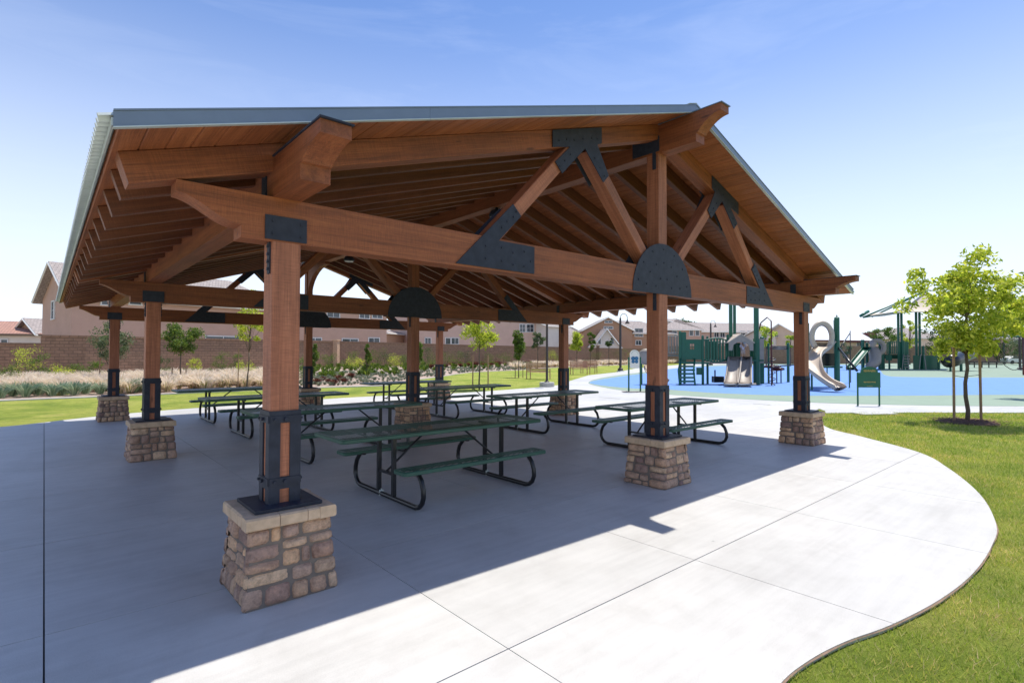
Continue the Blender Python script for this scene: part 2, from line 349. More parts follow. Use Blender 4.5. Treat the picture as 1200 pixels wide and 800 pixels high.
def np_quads(name, V, mat, parent=None):    # V: (n,4,3) quads
    n = len(V); me = bpy.data.meshes.new(name); me.vertices.add(n*4); me.loops.add(n*4); me.polygons.add(n)
    me.vertices.foreach_set('co', V.astype(np.float32).ravel()); me.loops.foreach_set('vertex_index', np.arange(n*4, dtype=np.int32))
    me.polygons.foreach_set('loop_start', np.arange(0, n*4, 4, dtype=np.int32)); me.polygons.foreach_set('loop_total', np.full(n, 4, dtype=np.int32))
    me.update(calc_edges=True); me.materials.append(mat); return link(name, me, parent)
RNG = np.random.default_rng(11)

# ------------------------------------------------------------------ ground, patio, walkway, rubber
mb = MB(); mb.add([(-1500, -1500, -.03), (1500, -1500, -.03), (1500, 1500, -.03), (-1500, 1500, -.03)], [(0, 1, 2, 3)])
tag(obj('lawn', mb, LAWN), kind='structure')
edge_px = [(966, 499), (1009, 511), (1075, 529), (1110, 548), (1145, 577), (1164, 612), (1158, 638), (1136, 669), (1097, 699), (1040, 728), (987, 747), (944, 769), (909, 798)]
E_ = [tuple(gp(a, b)[:2]) for a, b in edge_px]
patio = smooth_closed([(17.8, 3.2), (17.2, 2.3), (16.0, 1.95)]+E_+[(1.1, -3.0), (.5, -3.3), (.1, -3.9), (-.3, -5.2), (-.6, -8)], 5, False)
patio += [(-14, -8), (-14, 8.5)]
far_px = [(-120, 506), (0, 500), (110, 488), (200, 480), (300, 473), (386, 467), (450, 463.5), (522, 461), (580, 457.5), (632, 453.5)]
patio += smooth_closed([tuple(gp(a, b)[:2]) for a, b in far_px], 4, False)
patio += [tuple(gp(655, 451)[:2]), tuple(gp(735, 475)[:2])]
GX = [-13.6, -11.5, -9.45, -7.4, -5.4, -3.35, -1.30, .73, 2.78, 4.83, 6.88, 8.95, 11.0, 13.05, 15.1, 17.15, 19.2, 21.3]
GY = [-8.1, -5.9, -3.85, -1.75, .2, 2.25, 4.35, 6.4, 8.45, 10.5, 12.55, 14.6, 16.7, 18.8]
mb = MB(); tr = tessellate_polygon([[Vector((x, y, 0)) for x, y in patio]]); mb.add([(x, y, -.022) for x, y in patio], tr)
PAT = tag(obj('concrete_patio', mb, JOINT), kind='structure')
for i in range(len(GX)-1):
    for j in range(len(GY)-1):
        gx = .0045 if abs(GX[i]+1.3) < .01 else .0028; gx2 = .0045 if abs(GX[i+1]+1.3) < .01 else .0028
        c = clip_poly(patio, GX[i]+gx, GX[i+1]-gx2, GY[j]+.0038, GY[j+1]-.0038)
        if len(c) < 3: continue
        cl = [c[0]]
        for p in c[1:]:
            if (Vector(p)-Vector(cl[-1])).length > .004: cl.append(p)
        if (Vector(cl[0])-Vector(cl[-1])).length < .004: cl.pop()
        if len(cl) < 3: continue
        ar = abs(sum(cl[k][0]*cl[(k+1) % len(cl)][1]-cl[(k+1) % len(cl)][0]*cl[k][1] for k in range(len(cl))))/2
        if ar < .02: continue
        mb = MB(); mb.prism(cl, -.06, 0, 'z'); obj('concrete_slab', mb, CONC, PAT)
# strip of bare soil along the cut turf edge
sp = patio[:len(smooth_closed([(0, 0)]*(len(E_)+8), 5, False))]
mb = MB(); k = len(sp); vs = []
for i, p in enumerate(sp):
    a, b = Vector(sp[max(0, i-1)]), Vector(sp[min(k-1, i+1)]); d = (b-a).normalized() if (b-a).length > 1e-6 else Vector((1, 0)); n = Vector((-d.y, d.x))
    wv = .007+.013*noise.noise(Vector((p[0]*3, p[1]*3, 0)))
    vs += [(p[0]-n.x*.001, p[1]-n.y*.001, -.004), (p[0]+n.x*wv, p[1]+n.y*wv, -.010)]
mb.add(vs, [(2*i, 2*i+1, 2*i+3, 2*i+2) for i in range(k-1)]); tag(obj('soil_edge', mb, SOIL), kind='structure')
def px_poly(pts): return [tuple(gp(a, b)[:2]) for a, b in pts]
def sheet(name, poly, z, mat, th=.05):
    mb = MB(); mb.prism(poly, z-th, z, 'z'); return tag(obj(name, mb, mat), kind='structure')
walk = [tuple(gp(652, 451.4)[:2])]+px_poly([(668, 446), (690, 439.5), (722, 436), (745, 431.5), (765, 429.5), (820, 425.7), (900, 424.3), (1000, 423.3), (1250, 422.6), (1500, 424), (1600, 440), (1500, 484), (1200, 483), (1080, 482.6), (967, 483.2)])+[(16.6, 1.9), (17.25, 2.35), (17.85, 3.2)]+[tuple(gp(735, 474.8)[:2])]
sheet('walkway', walk, -.006, CONC2)
rub = smooth_closed(px_poly([(690, 447.5), (698, 451.5), (732, 457.5), (784, 462), (839, 465.5), (960, 471.5), (1080, 474.5), (1200, 475.5), (1450, 476), (1500, 450), (1450, 427), (1200, 424.6), (1000, 424.9), (900, 426), (830, 428), (790, 431.5), (740, 437.5), (705, 442.5)]), 5)
sheet('green_rubber_ground', rub, 0, RUB_GREEN)
blu = smooth_closed(px_poly([(694, 446.6), (700, 450.5), (740, 454.5), (784, 456.2), (839, 460), (927, 463), (1060, 463), (1200, 462), (1440, 462), (1440, 442.5), (1200, 442.5), (1070, 442), (1038, 440), (1031, 434), (1022, 428.4), (940, 427.2), (860, 428.4), (800, 430.8), (760, 436.8), (730, 440.8)]), 5)
sheet('blue_rubber_ground', blu, .004, RUB_BLUE)

# ------------------------------------------------------------------ pavilion
SX, SY = 4.869, 6.313; HP = .626; HB = 2.515; BT = 2.835; SL = .315; XR = SX; TIPX = -1.01; TIPZ = 2.94
def rtop(x): return TIPZ+SL*((x if x <= XR else 2*XR-x)-TIPX)
ZR = rtop(XR)
PAV = thing('picnic_pavilion', 'large open timber pavilion with gabled metal roof on stone pedestals over the concrete patio', 'pavilion')
# -- pedestals
def split_rects(x0, x1, z0, z1, rr, out):
    w, h = x1-x0, z1-z0
    if h > .145 and (w < h*2.6 or rr.random() < .6): 
        c = z0+h*rr.uniform(.36, .64); split_rects(x0, x1, z0, c, rr, out); split_rects(x0, x1, c, z1, rr, out)
    elif w > .20 and (w > .33 or rr.random() < .5):
        c = x0+w*rr.uniform(.32, .68); split_rects(x0, c, z0, z1, rr, out); split_rects(c, x1, z0, z1, rr, out)
    else: out.append((x0, x1, z0, z1))
BW, TW, PH = .312, .268, .52      # half widths at base and under the cap, body height
def stone_mb(fc, x0, x1, z0, z1, rr):
    """one pillow-faced stone on face fc (0:-y 1:+x 2:+y 3:-x) of the tapered core"""
    g = .003; n = 6; mb = MB(); vs = []
    pr = rr.uniform(.002, .022); sd_ = rr.uniform(0, 99)
    for j in range(n):
        for i in range(n):
            u, v = i/(n-1), j/(n-1)
            ru = .5-abs(u-.5); rv_ = .5-abs(v-.5)
            x = x0+g+(x1-x0-2*g)*u; z = z0+g+(z1-z0-2*g)*v
            edge = min(1, min(ru*(x1-x0), rv_*(z1-z0))/.013)
            o = .006+pr+.015*math.sqrt(edge)+.013*noise.noise(Vector((x*22+sd_, z*22, fc*7)))*edge
            if edge == 0:
                o = .004
                cx_, cz_ = (x0+x1)/2, (z0+z1)/2
                if ru == 0 and rv_ == 0: x += .007*(1 if x < cx_ else -1); z += .006*(1 if z < cz_ else -1)
                x += .004*noise.noise(Vector((z*30, sd_, 1))); z += .004*noise.noise(Vector((x*30, sd_, 5)))
            hw = BW+(TW-BW)*z/PH
            vs.append((x*hw/BW, -(hw-.02)-o, z))
    for j, i in ((0, 0), (0, n-1), (n-1, n-1), (n-1, 0)):
        x, y, z = vs[j*n+i]; vs.append((x, y+.03, z))
    fs = [(j*n+i, j*n+i+1, (j+1)*n+i+1, (j+1)*n+i) for j in range(n-1) for i in range(n-1)]
    a = len(vs)-4
    fs += [tuple([i for i in range(n)][::-1])+(a, a+1), tuple(n*j+n-1 for j in range(n))[::-1]+(a+1, a+2), tuple((n-1)*n+i for i in range(n))+(a+2, a+3), tuple(n*j for j in range(n))+(a+3, a)]
    ca, sa = [(1, 0), (0, 1), (-1, 0), (0, -1)][fc]
    mb.add([(x*ca-y*sa, x*sa+y*ca, z) for x, y, z in vs], fs); return mb
layouts = []
for li in range(2):
    rr = random.Random(40+li); lay = []
    for fc in range(4):
        # extend to corner on faces 0 and 2, butt on faces 1 and 3
        w = BW+.018 if fc % 2 == 0 else BW-.012
        z = 0; out = []
        for band in ([.23, .29] if li == 0 else [.27, .25]):
            split_rects(-w, w*rr.uniform(-.25, .25), z, z+band, rr, out); xm = max(o[1] for o in out if o[2] >= z-.001)
            split_rects(xm, w, z, z+band, rr, out); z += band
        lay += [(fc, r) for r in out]
    layouts.append([(fc, stone_mb(fc, *r, rr)) for fc, r in lay])
stone_meshes = [[(fc, m.mesh('stone', STONE, True)) for fc, m in l] for l in layouts]
core = MB(); q = .97
core.add([(s*BW*q, t*BW*q, 0) for s, t in ((-1, -1), (1, -1), (1, 1), (-1, 1))]+[(s*TW*q, t*TW*q, PH) for s, t in ((-1, -1), (1, -1), (1, 1), (-1, 1))], [(3, 2, 1, 0), (4, 5, 6, 7), (0, 1, 5, 4), (1, 2, 6, 5), (2, 3, 7, 6), (3, 0, 4, 7)])
core_me = core.mesh('stone_pedestal', MORTAR)
cap_meshes = []
cw = .308; ci = .12
for fc in range(4):
    ca, sa = [(1, 0), (0, 1), (-1, 0), (0, -1)][fc]
    xs = [-cw, -.09, .10, cw-ci] ; 
    for a, b in zip(xs[:-1], xs[1:]):
        mb = MB(); c = .006; z0, z1 = PH+.001, PH+.085
        sec = [(-cw+.01, z0), (-cw, z0+.01), (-cw+.002, z1-.012), (-cw+.014, z1), (-cw+ci, z1), (-cw+ci, z0)]
        mb.prism(sec, a+.002, b-.002, 'x'); mb.v = [(x*ca-y*sa, x*sa+y*ca, z) for x, y, z in mb.v]
        cap_meshes.append(mb.mesh('cap_stone', CAPST))
mb = MB(); mb.box((0, 0, PH+.06), (.37, .37, .05)); mb.box((0, 0, PH+.1), (.46, .46, .022)); plate_me = mb.mesh('base_plate', STEEL)
# steel shoe strips round the post foot
PZ = PH+.111
sh = MB(); W2 = .1; t_ = .012
for fc in range(4):
    ca, sa = [(1, 0), (0, 1), (-1, 0), (0, -1)][fc]; m2 = MB()
    e = W2+t_/2+.0005
    for x0, x1, z0, z1 in ((-W2-t_, -.034, 0, .66), (.034, W2, 0, .66), (-.034, .034, .58, .66), (-.034, .034, .10, .185)):
        m2.box(((x0+x1)/2, -e, PZ+(z0+z1)/2), (x1-x0, t_, z1-z0))
    m2.box((0, -e-.009, PZ+.155), (.212, .006, .05)); m2.box((0, -e-.009, PZ+.60), (.212, .006, .05))
    sh.add([(x*ca-y*sa, x*sa+y*ca, z) for x, y, z in m2.v], m2.f)
shoe_me = sh.mesh('steel_shoe', STEEL)
bo = MB()
for fc in range(4):
    ca, sa = [(1, 0), (0, 1), (-1, 0), (0, -1)][fc]; m2 = MB()
    for z in (.155, .60):
        m2.prism([(.014*math.cos(k*math.pi/3), PZ+z+.014*math.sin(k*math.pi/3)) for k in range(6)], -W2-.022, -W2-.036, 'y')
        m2.prism([(-.075+.01*math.cos(k*math.pi/3), PZ+z+.01*math.sin(k*math.pi/3)) for k in range(6)], -W2-.022, -W2-.034, 'y')
    bo.add([(x*ca-y*sa, x*sa+y*ca, z) for x, y, z in m2.v], m2.f)
bolt_me = bo.mesh('shoe_bolts', STEEL)
joined = MB()
for i in range(3):
    for j in range(3):
        P0 = Vector((i*SX, j*SY, 0)); rot = random.Random(i*3+j+5).choice([0, math.pi/2, math.pi, -math.pi/2]) if (i, j) != (0, 0) else 0
        pe = link('stone_pedestal', core_me, PAV, P0); li = (i+j) % 2
        near = (i, j) in ((0, 0), (1, 0), (2, 0), (0, 1))
        for fc, me in stone_meshes[li]:
            if near: link('stone', me, pe, rot=(0, 0, rot))
        if not near:
            ca, sa = math.cos(rot), math.sin(rot)
            for fc, m in layouts[li]: joined.add([(P0.x+x*ca-y*sa, P0.y+x*sa+y*ca, z) for x, y, z in m.v], m.f)
        for me in cap_meshes: link('cap_stone', me, pe)
        link('base_plate', plate_me, pe)
        z0 = PZ; po = timber('post', (P0.x, P0.y, z0), (P0.x, P0.y, HB), .2, .2, POSTW, PAV, Vector((0, 1, 0)))
        s_ = link('steel_shoe', shoe_me, PAV, P0); tag(link('bolts', bolt_me, s_), kind='stuff')
tag(obj('stone_veneer', joined, STONE, PAV, smooth=True), kind='stuff', label='small stones facing the rear pedestals')
# -- beams with ogee ends
def ogee(z0, z1, a0, a1, tip):      # end profile list from bottom inner to top tip, growing towards +u
    h = z1-z0; pts = [(a0, z0), (a0, z0+.085)]
    for k in range(13):
        t = k/12; u = a0+.02+(a1-a0-.02)*t; s = t*t*(3-2*t)
        pts.append((u, z0+.088+(h-tip-.088)*(.15*t+.85*s)))
    pts.append((a1, z1)); return pts
def xbeam(y):
    mb = MB(); L = -.69; Rr = 2*SX+.69
    left = [(-p[0], p[1]) for p in ogee(HB, BT, .31, .70, .075)]; right = [(2*SX+p[0], p[1]) for p in ogee(HB, BT, .31, .70, .075)]
    mb.prism(right+left[::-1], -.1, .1, 'y')
    o = obj('cross_beam', mb, WOOD, PAV, (0, y, 0)); return o
for j in range(3): xbeam(j*SY)
def cavetto(z0, z1, a0, a1, tip):
    pts = [(a0, z0), (a0, z0+.105), (a0+.025, z0+.11)]; hh = z1-tip-z0-.11
    for k in range(1, 11):
        t = k/10; s = math.sin(math.pi/2*t)**.9; s = .75*s+.25*(t*t*(3-2*t)); pts.append((a0+.025+(a1-a0-.025)*(t**1.25), z0+.11+hh*s))
    pts.append((a1, z1)); return pts
def purlin(x, z0, z1, name):
    mb = MB(); a = cavetto(z0, z1, .64, .965, .085)
    # profile in local x (runs along world y), local z
    L = [(-p[0], p[1]) for p in a]; Rr = [(2*SY+p[0], p[1]) for p in a]
    mb.prism(Rr+L[::-1], -.1, .1, 'y')
    o = obj(name, mb, WOOD, PAV, (x, 0, 0), (0, 0, math.pi/2)); 
    m = MB(); m.prism([(-.985, z1+.002), (2*SY+.985, z1+.002), (2*SY+.985, z1+.012), (-.985, z1+.012)], -.11, .11, 'y')
    if name == 'purlin' or True: obj('cap_flashing', m, FASCIA if name == 'ridge_beam' else STEEL, o)
    return o
purlin(0, BT, 3.125, 'purlin'); purlin(2*SX, BT, 3.125, 'purlin'); purlin(XR, 4.37, 4.745, 'ridge_beam')
for bx in (0, 2*SX):
    for j in range(3):
        for sg in (-1, 1):
            mb = MB(); mb.box((bx+sg*.105, j*SY+.12+(0 if j else -.02), BT+.12), (.010, .10, .22)); obj('purlin_bracket', mb, STEEL, PAV)
# -- rafters
ang = math.atan(SL); cs = math.cos(ang); D = .195
ys = [.385+.6*k for k in range(10)]; ys = ys+[SY+y for y in ys]
def rafter(y, w, nm):
    for s in (0, 1):
        x1 = XR-.1
        p0 = Vector((TIPX, y, rtop(TIPX))); p1 = Vector((x1, y, rtop(x1))); n = Vector((math.sin(ang), 0, -math.cos(ang)))
        p0 += n*D/2; p1 += n*D/2
        if s: p0.x = 2*XR-p0.x; p1.x = 2*XR-p1.x
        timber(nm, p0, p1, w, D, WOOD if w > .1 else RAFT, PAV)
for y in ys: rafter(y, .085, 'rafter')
for j in range(3): rafter(j*SY, .19, 'principal_rafter')
# -- blocking above purlins
for x in (0, 2*SX):
    yy = sorted(ys+[0, SY, 2*SY])
    for a, b in zip(yy[:-1], yy[1:]):
        mb = MB(); mb.box((0, 0, 0), (.04, b-a-.15, .11)); obj('blocking', mb, WOOD, PAV, (x, (a+b)/2, 3.195))
# -- boards
RY0, RY1 = -.56, 2*SY+.56; slope_len = (XR-TIPX+.06)/cs; nb = 42; bw = slope_len/nb
cuts = [RY0, 3.9, 8.7, RY1]; bcache = {}
for s in (0, 1):
    for k in range(nb):
        xa = TIPX-.04+k*bw*cs; xm = xa+bw*cs/2
        off = [0, 1.2, -.9, .5][k % 4]; c2 = [cuts[0], cuts[1]+off, cuts[2]+off, cuts[3]]
        for a, b in zip(c2[:-1], c2[1:]):
            kk = (round(b-a, 3), s)
            if kk not in bcache:
                m = MB(); hw = bw/2-.0012; c = .006
                m.prism([(-hw+c, -.014), (hw-c, -.014), (hw, -.014+c), (hw, .014), (-hw, .014), (-hw, -.014+c)], 0.0015, b-a-.0015, 'x'); bcache[kk] = m.mesh('roof_board', DECK)
            zz = rtop(xm)+.0155/cs; x = xm if s == 0 else 2*XR-xm
            ux = Vector((0, 1, 0)); nz = Vector((-math.sin(ang)*(1 if s == 0 else -1), 0, math.cos(ang))); uy = nz.cross(ux)
            Mx = Matrix((ux, uy, nz)).transposed().to_4x4(); Mx.translation = (x, a, zz); link('roof_board', bcache[kk], PAV, M=Mx)
# -- metal roof: corrugated sheets, one per metre
pitch = .085; sheets = 14; wsh = (RY1-RY0+.06)/sheets
for s in (0, 1):
    m = MB(); per = 6; nW = max(1, round(wsh/pitch)); n = nW*per; x0, x1 = -.02, slope_len+.055
    th = .0012; vs = []
    for i in range(n+1):
        y = wsh*i/n; z = .020*math.sin(2*math.pi*i/per)
        for xx in (x0, x1): vs.append((xx, y, z))
    fs = [(2*i, 2*i+1, 2*i+3, 2*i+2) for i in range(n)]; m.add(vs, fs); me = m.mesh('roof_sheet', GALV)
    for k in range(sheets):
        nz = Vector((-math.sin(ang), 0, math.cos(ang))); ux = Vector((math.cos(ang), 0, math.sin(ang)))
        if s: nz.x *= -1; ux.x *= -1
        uy = nz.cross(ux); Mx = Matrix((ux, uy, nz)).transposed().to_4x4()
        x = TIPX-.105; z = rtop(x)+.058; x = x if s == 0 else 2*XR-x
        Mx.translation = (x, RY0-.03+(k+(1 if s else 0))*wsh, z); link('roof_sheet', me, PAV, M=Mx)
# eave and rake fascia
for s in (0, 1):
    sg = -1 if s == 0 else 1
    fx = (TIPX-.055) if s == 0 else 2*XR-TIPX+.055
    for k in range(5):
        a = RY0-.02+k*(RY1-RY0+.04)/5; b = a+(RY1-RY0+.04)/5-.003
        m = MB(); z0 = rtop(TIPX)-.012; 
        m.prism([(0, z0), (sg*.012, z0-.004), (sg*.014, z0+.04), (0, z0+.04)], a, b, 'y'); obj('eave_trim', m, GALV, PAV, (fx, 0, 0))
for yy, sg in ((RY0, -1), (RY1, 1)):
    for s in (0, 1):
        m = MB(); th = .004; n_ = 3
        for k in range(n_):
            xa = TIPX-.06+(XR-TIPX+.06)*k/n_; xb = TIPX-.06+(XR-TIPX+.06)*(k+1)/n_-(.002 if k < n_-1 else 0)
            m = MB(); za, zb = TIPZ+SL*(xa-TIPX), TIPZ+SL*(xb-TIPX)
            X = (lambda v: v) if s == 0 else (lambda v: 2*XR-v)
            y0, y1 = yy+sg*.002, yy+sg*.03
            m.prism([(X(xa), za-.005), (X(xb), zb-.005), (X(xb), zb+.080), (X(xa), za+.080)], y0, y1, 'y'); f = obj('rake_fascia', m, FASCIA, PAV)
            m = MB(); m.prism([(X(xa), za-.012), (X(xb), zb-.012), (X(xb), zb-.0055), (X(xa), za-.0055)], y0, y1+sg*.008, 'y'); obj('drip_edge', m, GALV, f)
            m = MB(); m.prism([(X(xa), za+.0805), (X(xb), zb+.0805), (X(xb), zb+.090), (X(xa), za+.090)], y0-sg*.05, y1+sg*.006, 'y'); obj('rake_cap', m, FASCIA, f)
m = MB(); m.prism([(XR-.16, ZR+.05), (XR, ZR+.10), (XR+.16, ZR+.05), (XR+.16, ZR+.06), (XR, ZR+.112), (XR-.16, ZR+.06)], RY0-.03, RY1+.03, 'y'); obj('ridge_cap', m, GALV, PAV)
# -- trusses
def mir(x, s): return x if s == 0 else 2*XR-x
def plate(name, poly, y, side, par=PAV, bolts=None):
    t = .010; y0 = y+side*.1005; m = MB(); m.prism(poly, y0, y0+side*t, 'y'); o = obj(name, m, STEEL, par)
    if bolts:
        m = MB()
        for bx, bz in bolts: m.prism([(bx+.011*math.cos(k*math.pi/3), bz+.011*math.sin(k*math.pi/3)) for k in range(6)], y0+side*t, y0+side*(t+.008), 'y')
        tag(obj('bolt_heads', m, STEEL, o), kind='stuff')
    return o
for j in range(3):
    y = j*SY
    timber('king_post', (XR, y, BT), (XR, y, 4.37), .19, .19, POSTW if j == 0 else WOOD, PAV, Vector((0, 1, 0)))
    for s in (0, 1):
        apex = (3.17, rtop(3.17)-D/cs)
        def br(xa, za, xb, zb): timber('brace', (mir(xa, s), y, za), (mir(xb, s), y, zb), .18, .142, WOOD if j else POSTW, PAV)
        br(1.90, BT-.055, 3.15, apex[1]+.005); br(4.60, BT+.03, 3.40, apex[1]+.04)
        for side in (-1, 1):
            tri = [(1.50, 2.535), (2.195, 3.21), (2.305, 3.105), (2.01, 2.815), (2.49, 2.815), (2.49, 2.535)]
            plate('gusset_plate', [(mir(a, s), b) for a, b in tri], y, side, bolts=[(mir(a, s), b) for a, b in ((1.85, 2.62), (1.85, 2.74), (2.05, 2.62), (2.05, 2.75), (2.2, 2.6), (2.2, 2.72), (2.35, 2.6), (2.35, 2.75), (2.44, 2.66), (2.05, 2.95), (2.12, 3.02), (2.2, 3.08), (2.24, 3.14))])
            zt = rtop(2.76); zb = zt-.185
            T = [(2.76, zt-.01), (3.58, rtop(3.58)-.01), (3.58, rtop(3.58)-.20), (3.50, rtop(3.50)-.21), (3.712, 3.832), (3.612, 3.732), (3.286, 4.05), (2.91, 3.68), (2.80, 3.785), (3.035, rtop(3.035)-.21), (2.76, zb-.01)]
            plate('tee_plate', [(mir(a, s), b) for a, b in T], y, side, bolts=[(mir(a, s), b) for a, b in ((2.86, 4.03), (2.98, 4.07), (3.1, 4.1), (3.25, 4.15), (3.4, 4.2), (3.5, 4.22), (2.87, 3.75), (2.95, 3.83), (3.04, 3.92), (3.63, 3.81), (3.55, 3.89), (3.46, 3.98))])
    for side in (-1, 1):
        n = 20; poly = [(XR+.685*math.cos(math.pi*k/n), 2.50+.685*math.sin(math.pi*k/n)*.98) for k in range(n+1)]
        rr = random.Random(3); bl = [(XR+r*math.cos(a), 2.52+r*math.sin(a)) for r in (.2, .4, .58) for a in [math.pi*(k+.5)/(4 if r < .3 else 7) for k in range(4 if r < .3 else 7)]]
        plate('half_round_plate', poly, y, side, bolts=bl)
        for x in (0, 2*SX): plate('strap_plate', [(x-.155, 2.527), (x+.14, 2.527), (x+.14, 2.70), (x-.155, 2.70)], y, side, bolts=[(x+a, b) for a in (-.1, .1) for b in (2.57, 2.66)])
    # knife strap plates down the post sides
    for i in range(3):
        x = i*SX
        for sg in (-1, 1):
            m = MB(); m.box((x+sg*.106, y-.035, HB-.11), (.012, .05, .24)); st = obj('post_strap', m, STEEL, PAV)
            m = MB()
            for k in range(4): m.box((x+sg*.115, y-.035, HB-.03-.055*k), (.012, .022, .022))
            tag(obj('bolt_heads', m, STEEL, st), kind='stuff')
    for sg in (-1, 1):
        m = MB(); m.box((XR+sg*.107, y+.1, 4.50), (.014, .42, .2)); m.box((XR+sg*.101, y-.03, 4.29), (.012, .05, .24)); obj('saddle_bracket', m, STEEL, PAV)
# arched knee braces under the ridge at the inner trusses
def arch_brace(y0, sg):
    m = MB(); pts = []; n = 8
    for k in range(n+1):
        a = math.pi/2*k/n; pts.append((1.05*(1-math.cos(a)), 4.37-1.0+1.0*math.sin(a)*.84))
    outer = [(0.0, 4.37-.78), (0, 4.37), (1.35, 4.37), (1.35, 4.30)]
    inner = [(1.35-1.35*math.cos(math.pi/2*k/n), 3.40+.90*math.sin(math.pi/2*k/n)) for k in range(n, -1, -1)]
    poly = [(0, 4.365), (1.35, 4.365)]+[(u, v) for u, v in inner]
    poly = [(u*sg, v) for u, v in poly]
    m.prism(poly, -.07, .07, 'y'); obj('arched_brace', m, WOOD, PAV, (XR, y0+sg*.095, 0), (0, 0, math.pi/2))
for y0, sg in ((SY, 1), (2*SY, -1)): arch_brace(y0, sg)
for nm, x, y in (('light_fixture', XR, 3.4), ('light_fixture', XR, 9.7)):
    t = thing(nm, 'black dome light under the ridge beam '+('nearest the front gable' if y < 5 else 'near the rear truss'), 'light', (x, y, 4.37), group='dome lights under the ridge')
    m = MB(); m.lathe([(.03, 0), (.03, -.03), (.10, -.05), (.14, -.12), (.14, -.17), (.12, -.17)], n=20); obj('housing', m, STEEL, t, smooth=True)
    m = MB(); m.lathe([(.115, -.165), (.11, -.19), (.03, -.2)], n=20); obj('lens', m, LENS, t, smooth=True)
#PART2
# ------------------------------------------------------------------ picnic tables
def mesh_panel(L, Wd, z, rim=.035, cx=.046, cy=.023, sw=.0058, seams=()):
    """expanded-metal panel: diamond holes left open between strands, rounded rim"""
    mb = MB(); nx = int((L-2*rim)/cx); ny = int((Wd-2*rim)/cy); nx += nx % 2; ny += ny % 2
    ax, ay = (L-2*rim)/nx, (Wd-2*rim)/ny; th = .004
    for j in range(ny):
        for i in range(nx):
            # one slanted strand per cell, alternating to outline diamonds
            x0, y0 = -L/2+rim+i*ax, -Wd/2+rim+j*ay
            a, b = ((x0, y0), (x0+ax, y0+ay)) if (i+j) % 2 == 0 else ((x0, y0+ay), (x0+ax, y0))
            dx, dy = b[0]-a[0], b[1]-a[1]; l = math.hypot(dx, dy); nx_, ny_ = -dy/l*sw, dx/l*sw
            mb.add([(a[0]+nx_, a[1]+ny_, z), (a[0]-nx_, a[1]-ny_, z-.0006), (b[0]-nx_, b[1]-ny_, z-.0006), (b[0]+nx_, b[1]+ny_, z)], [(0, 1, 2, 3)])
    for sx in seams: mb.box((sx, 0, z-.001), (.022, Wd-2*rim, .008))
    # rim: rounded rectangle ring with a rolled section
    r = .05; cs_ = []
    for qx, qy, a0 in ((1, 1, 0), (-1, 1, 90), (-1, -1, 180), (1, -1, 270)):
        for k in range(5):
            a = R(a0+k*22.5); cs_.append((qx*(L/2-r)+r*math.cos(a), qy*(Wd/2-r)+r*math.sin(a), math.cos(a), math.sin(a)))
    sec = [(-rim, z-.006), (-rim, z+.003), (-.008, z+.004), (0, z-.004), (0, z-.036), (-.008, z-.042), (-.014, z-.036), (-.014, z-.01)]
    n = len(cs_); k = len(sec)
    vs = [(x+c*o, y+s*o, zz) for x, y, c, s in cs_ for o, zz in sec]
    mb.add(vs, [(i*k+j, i*k+(j+1) % k, ((i+1) % n)*k+(j+1) % k, ((i+1) % n)*k+j) for i in range(n) for j in range(k)])
    return mb
TOPZ, BZ = .79, .465
top_me = mesh_panel(2.92, .80, TOPZ, seams=(-1.1, -.36, .36, 1.1)).mesh('tabletop', GREENV)
ben_me = mesh_panel(2.08, .265, BZ, seams=(-.88, 0, .88)).mesh('bench_seat', GREENV)
LX = .815
m = MB()
half = [(.70, BZ-.045), (.735, BZ-.08), (.79, .33), (.825, .24), (.83, .16), (.80, .09), (.745, .045), (.68, .028)]
path = [(0, a, b) for a, b in half]+[(0, -a, b) for a, b in reversed(half)]
sm = []
for i in range(len(path)-1):
    sm.append(path[i]); sm.append(tuple((path[i][k]+path[i+1][k])/2 for k in range(3)))
sm.append(path[-1]); m.tube(sm, .028, 10)
foot_me = m.mesh('foot_tube', TUBE, True)
m = MB(); m.box((0, 0, (TOPZ-.04+.03)/2), (.045, .045, TOPZ-.07)); up_me = m.mesh('upright', TUBE)
m = MB(); m.box((0, 0, .30), (.03, .36, .03)); cb_me = m.mesh('crossbar', TUBE); m = MB(); m.box((0, 0, TOPZ-.055), (.035, .62, .03)); tb_me = m.mesh('top_bearer', TUBE)
m = MB(); m.box((0, .70, BZ-.035), (.04, .25, .02)); bb_me = m.mesh('bench_bracket', TUBE)
m = MB(); m.tube([(0, 0, .31), (.55, 0, TOPZ-.05)], .014, 8); br_me = m.mesh('brace', TUBE, True)
m = MB(); m.box((0, .0, TOPZ-.05), (2.6, .04, .022)); sp_me = m.mesh('spine_rail', TUBE)
m = MB(); m.box((0, .12, .035), (.05, .02, .07)); m.tube([(0, .12, .02), (0, .12, .085)], .008, 6); cl_me = m.mesh('anchor_clamp', GALV)
def picnic_table():
    t = thing('picnic_table', '-', 'picnic table', group='green mesh picnic tables under the pavilion')
    link('tabletop', top_me, t)
    for s in (-1, 1):
        link('bench_seat', ben_me, t, (0.05, s*.74, 0))
        x = s*LX+.08
        link('foot_tube', foot_me, t, (x, 0, 0)); link('crossbar', cb_me, t, (x, 0, 0)); link('top_bearer', tb_me, t, (x, 0, 0)); link('anchor_clamp', cl_me, t, (x, 0, 0))
        for q in (-1, 1):
            link('upright', up_me, t, (x, q*.18, 0)); link('bench_bracket', bb_me, t, (x, 0, 0), (0, 0, 0 if q > 0 else math.pi))
        link('brace', br_me, t, (x, 0, 0), (0, 0, 0 if s < 0 else math.pi))
    link('spine_rail', sp_me, t)
    return t
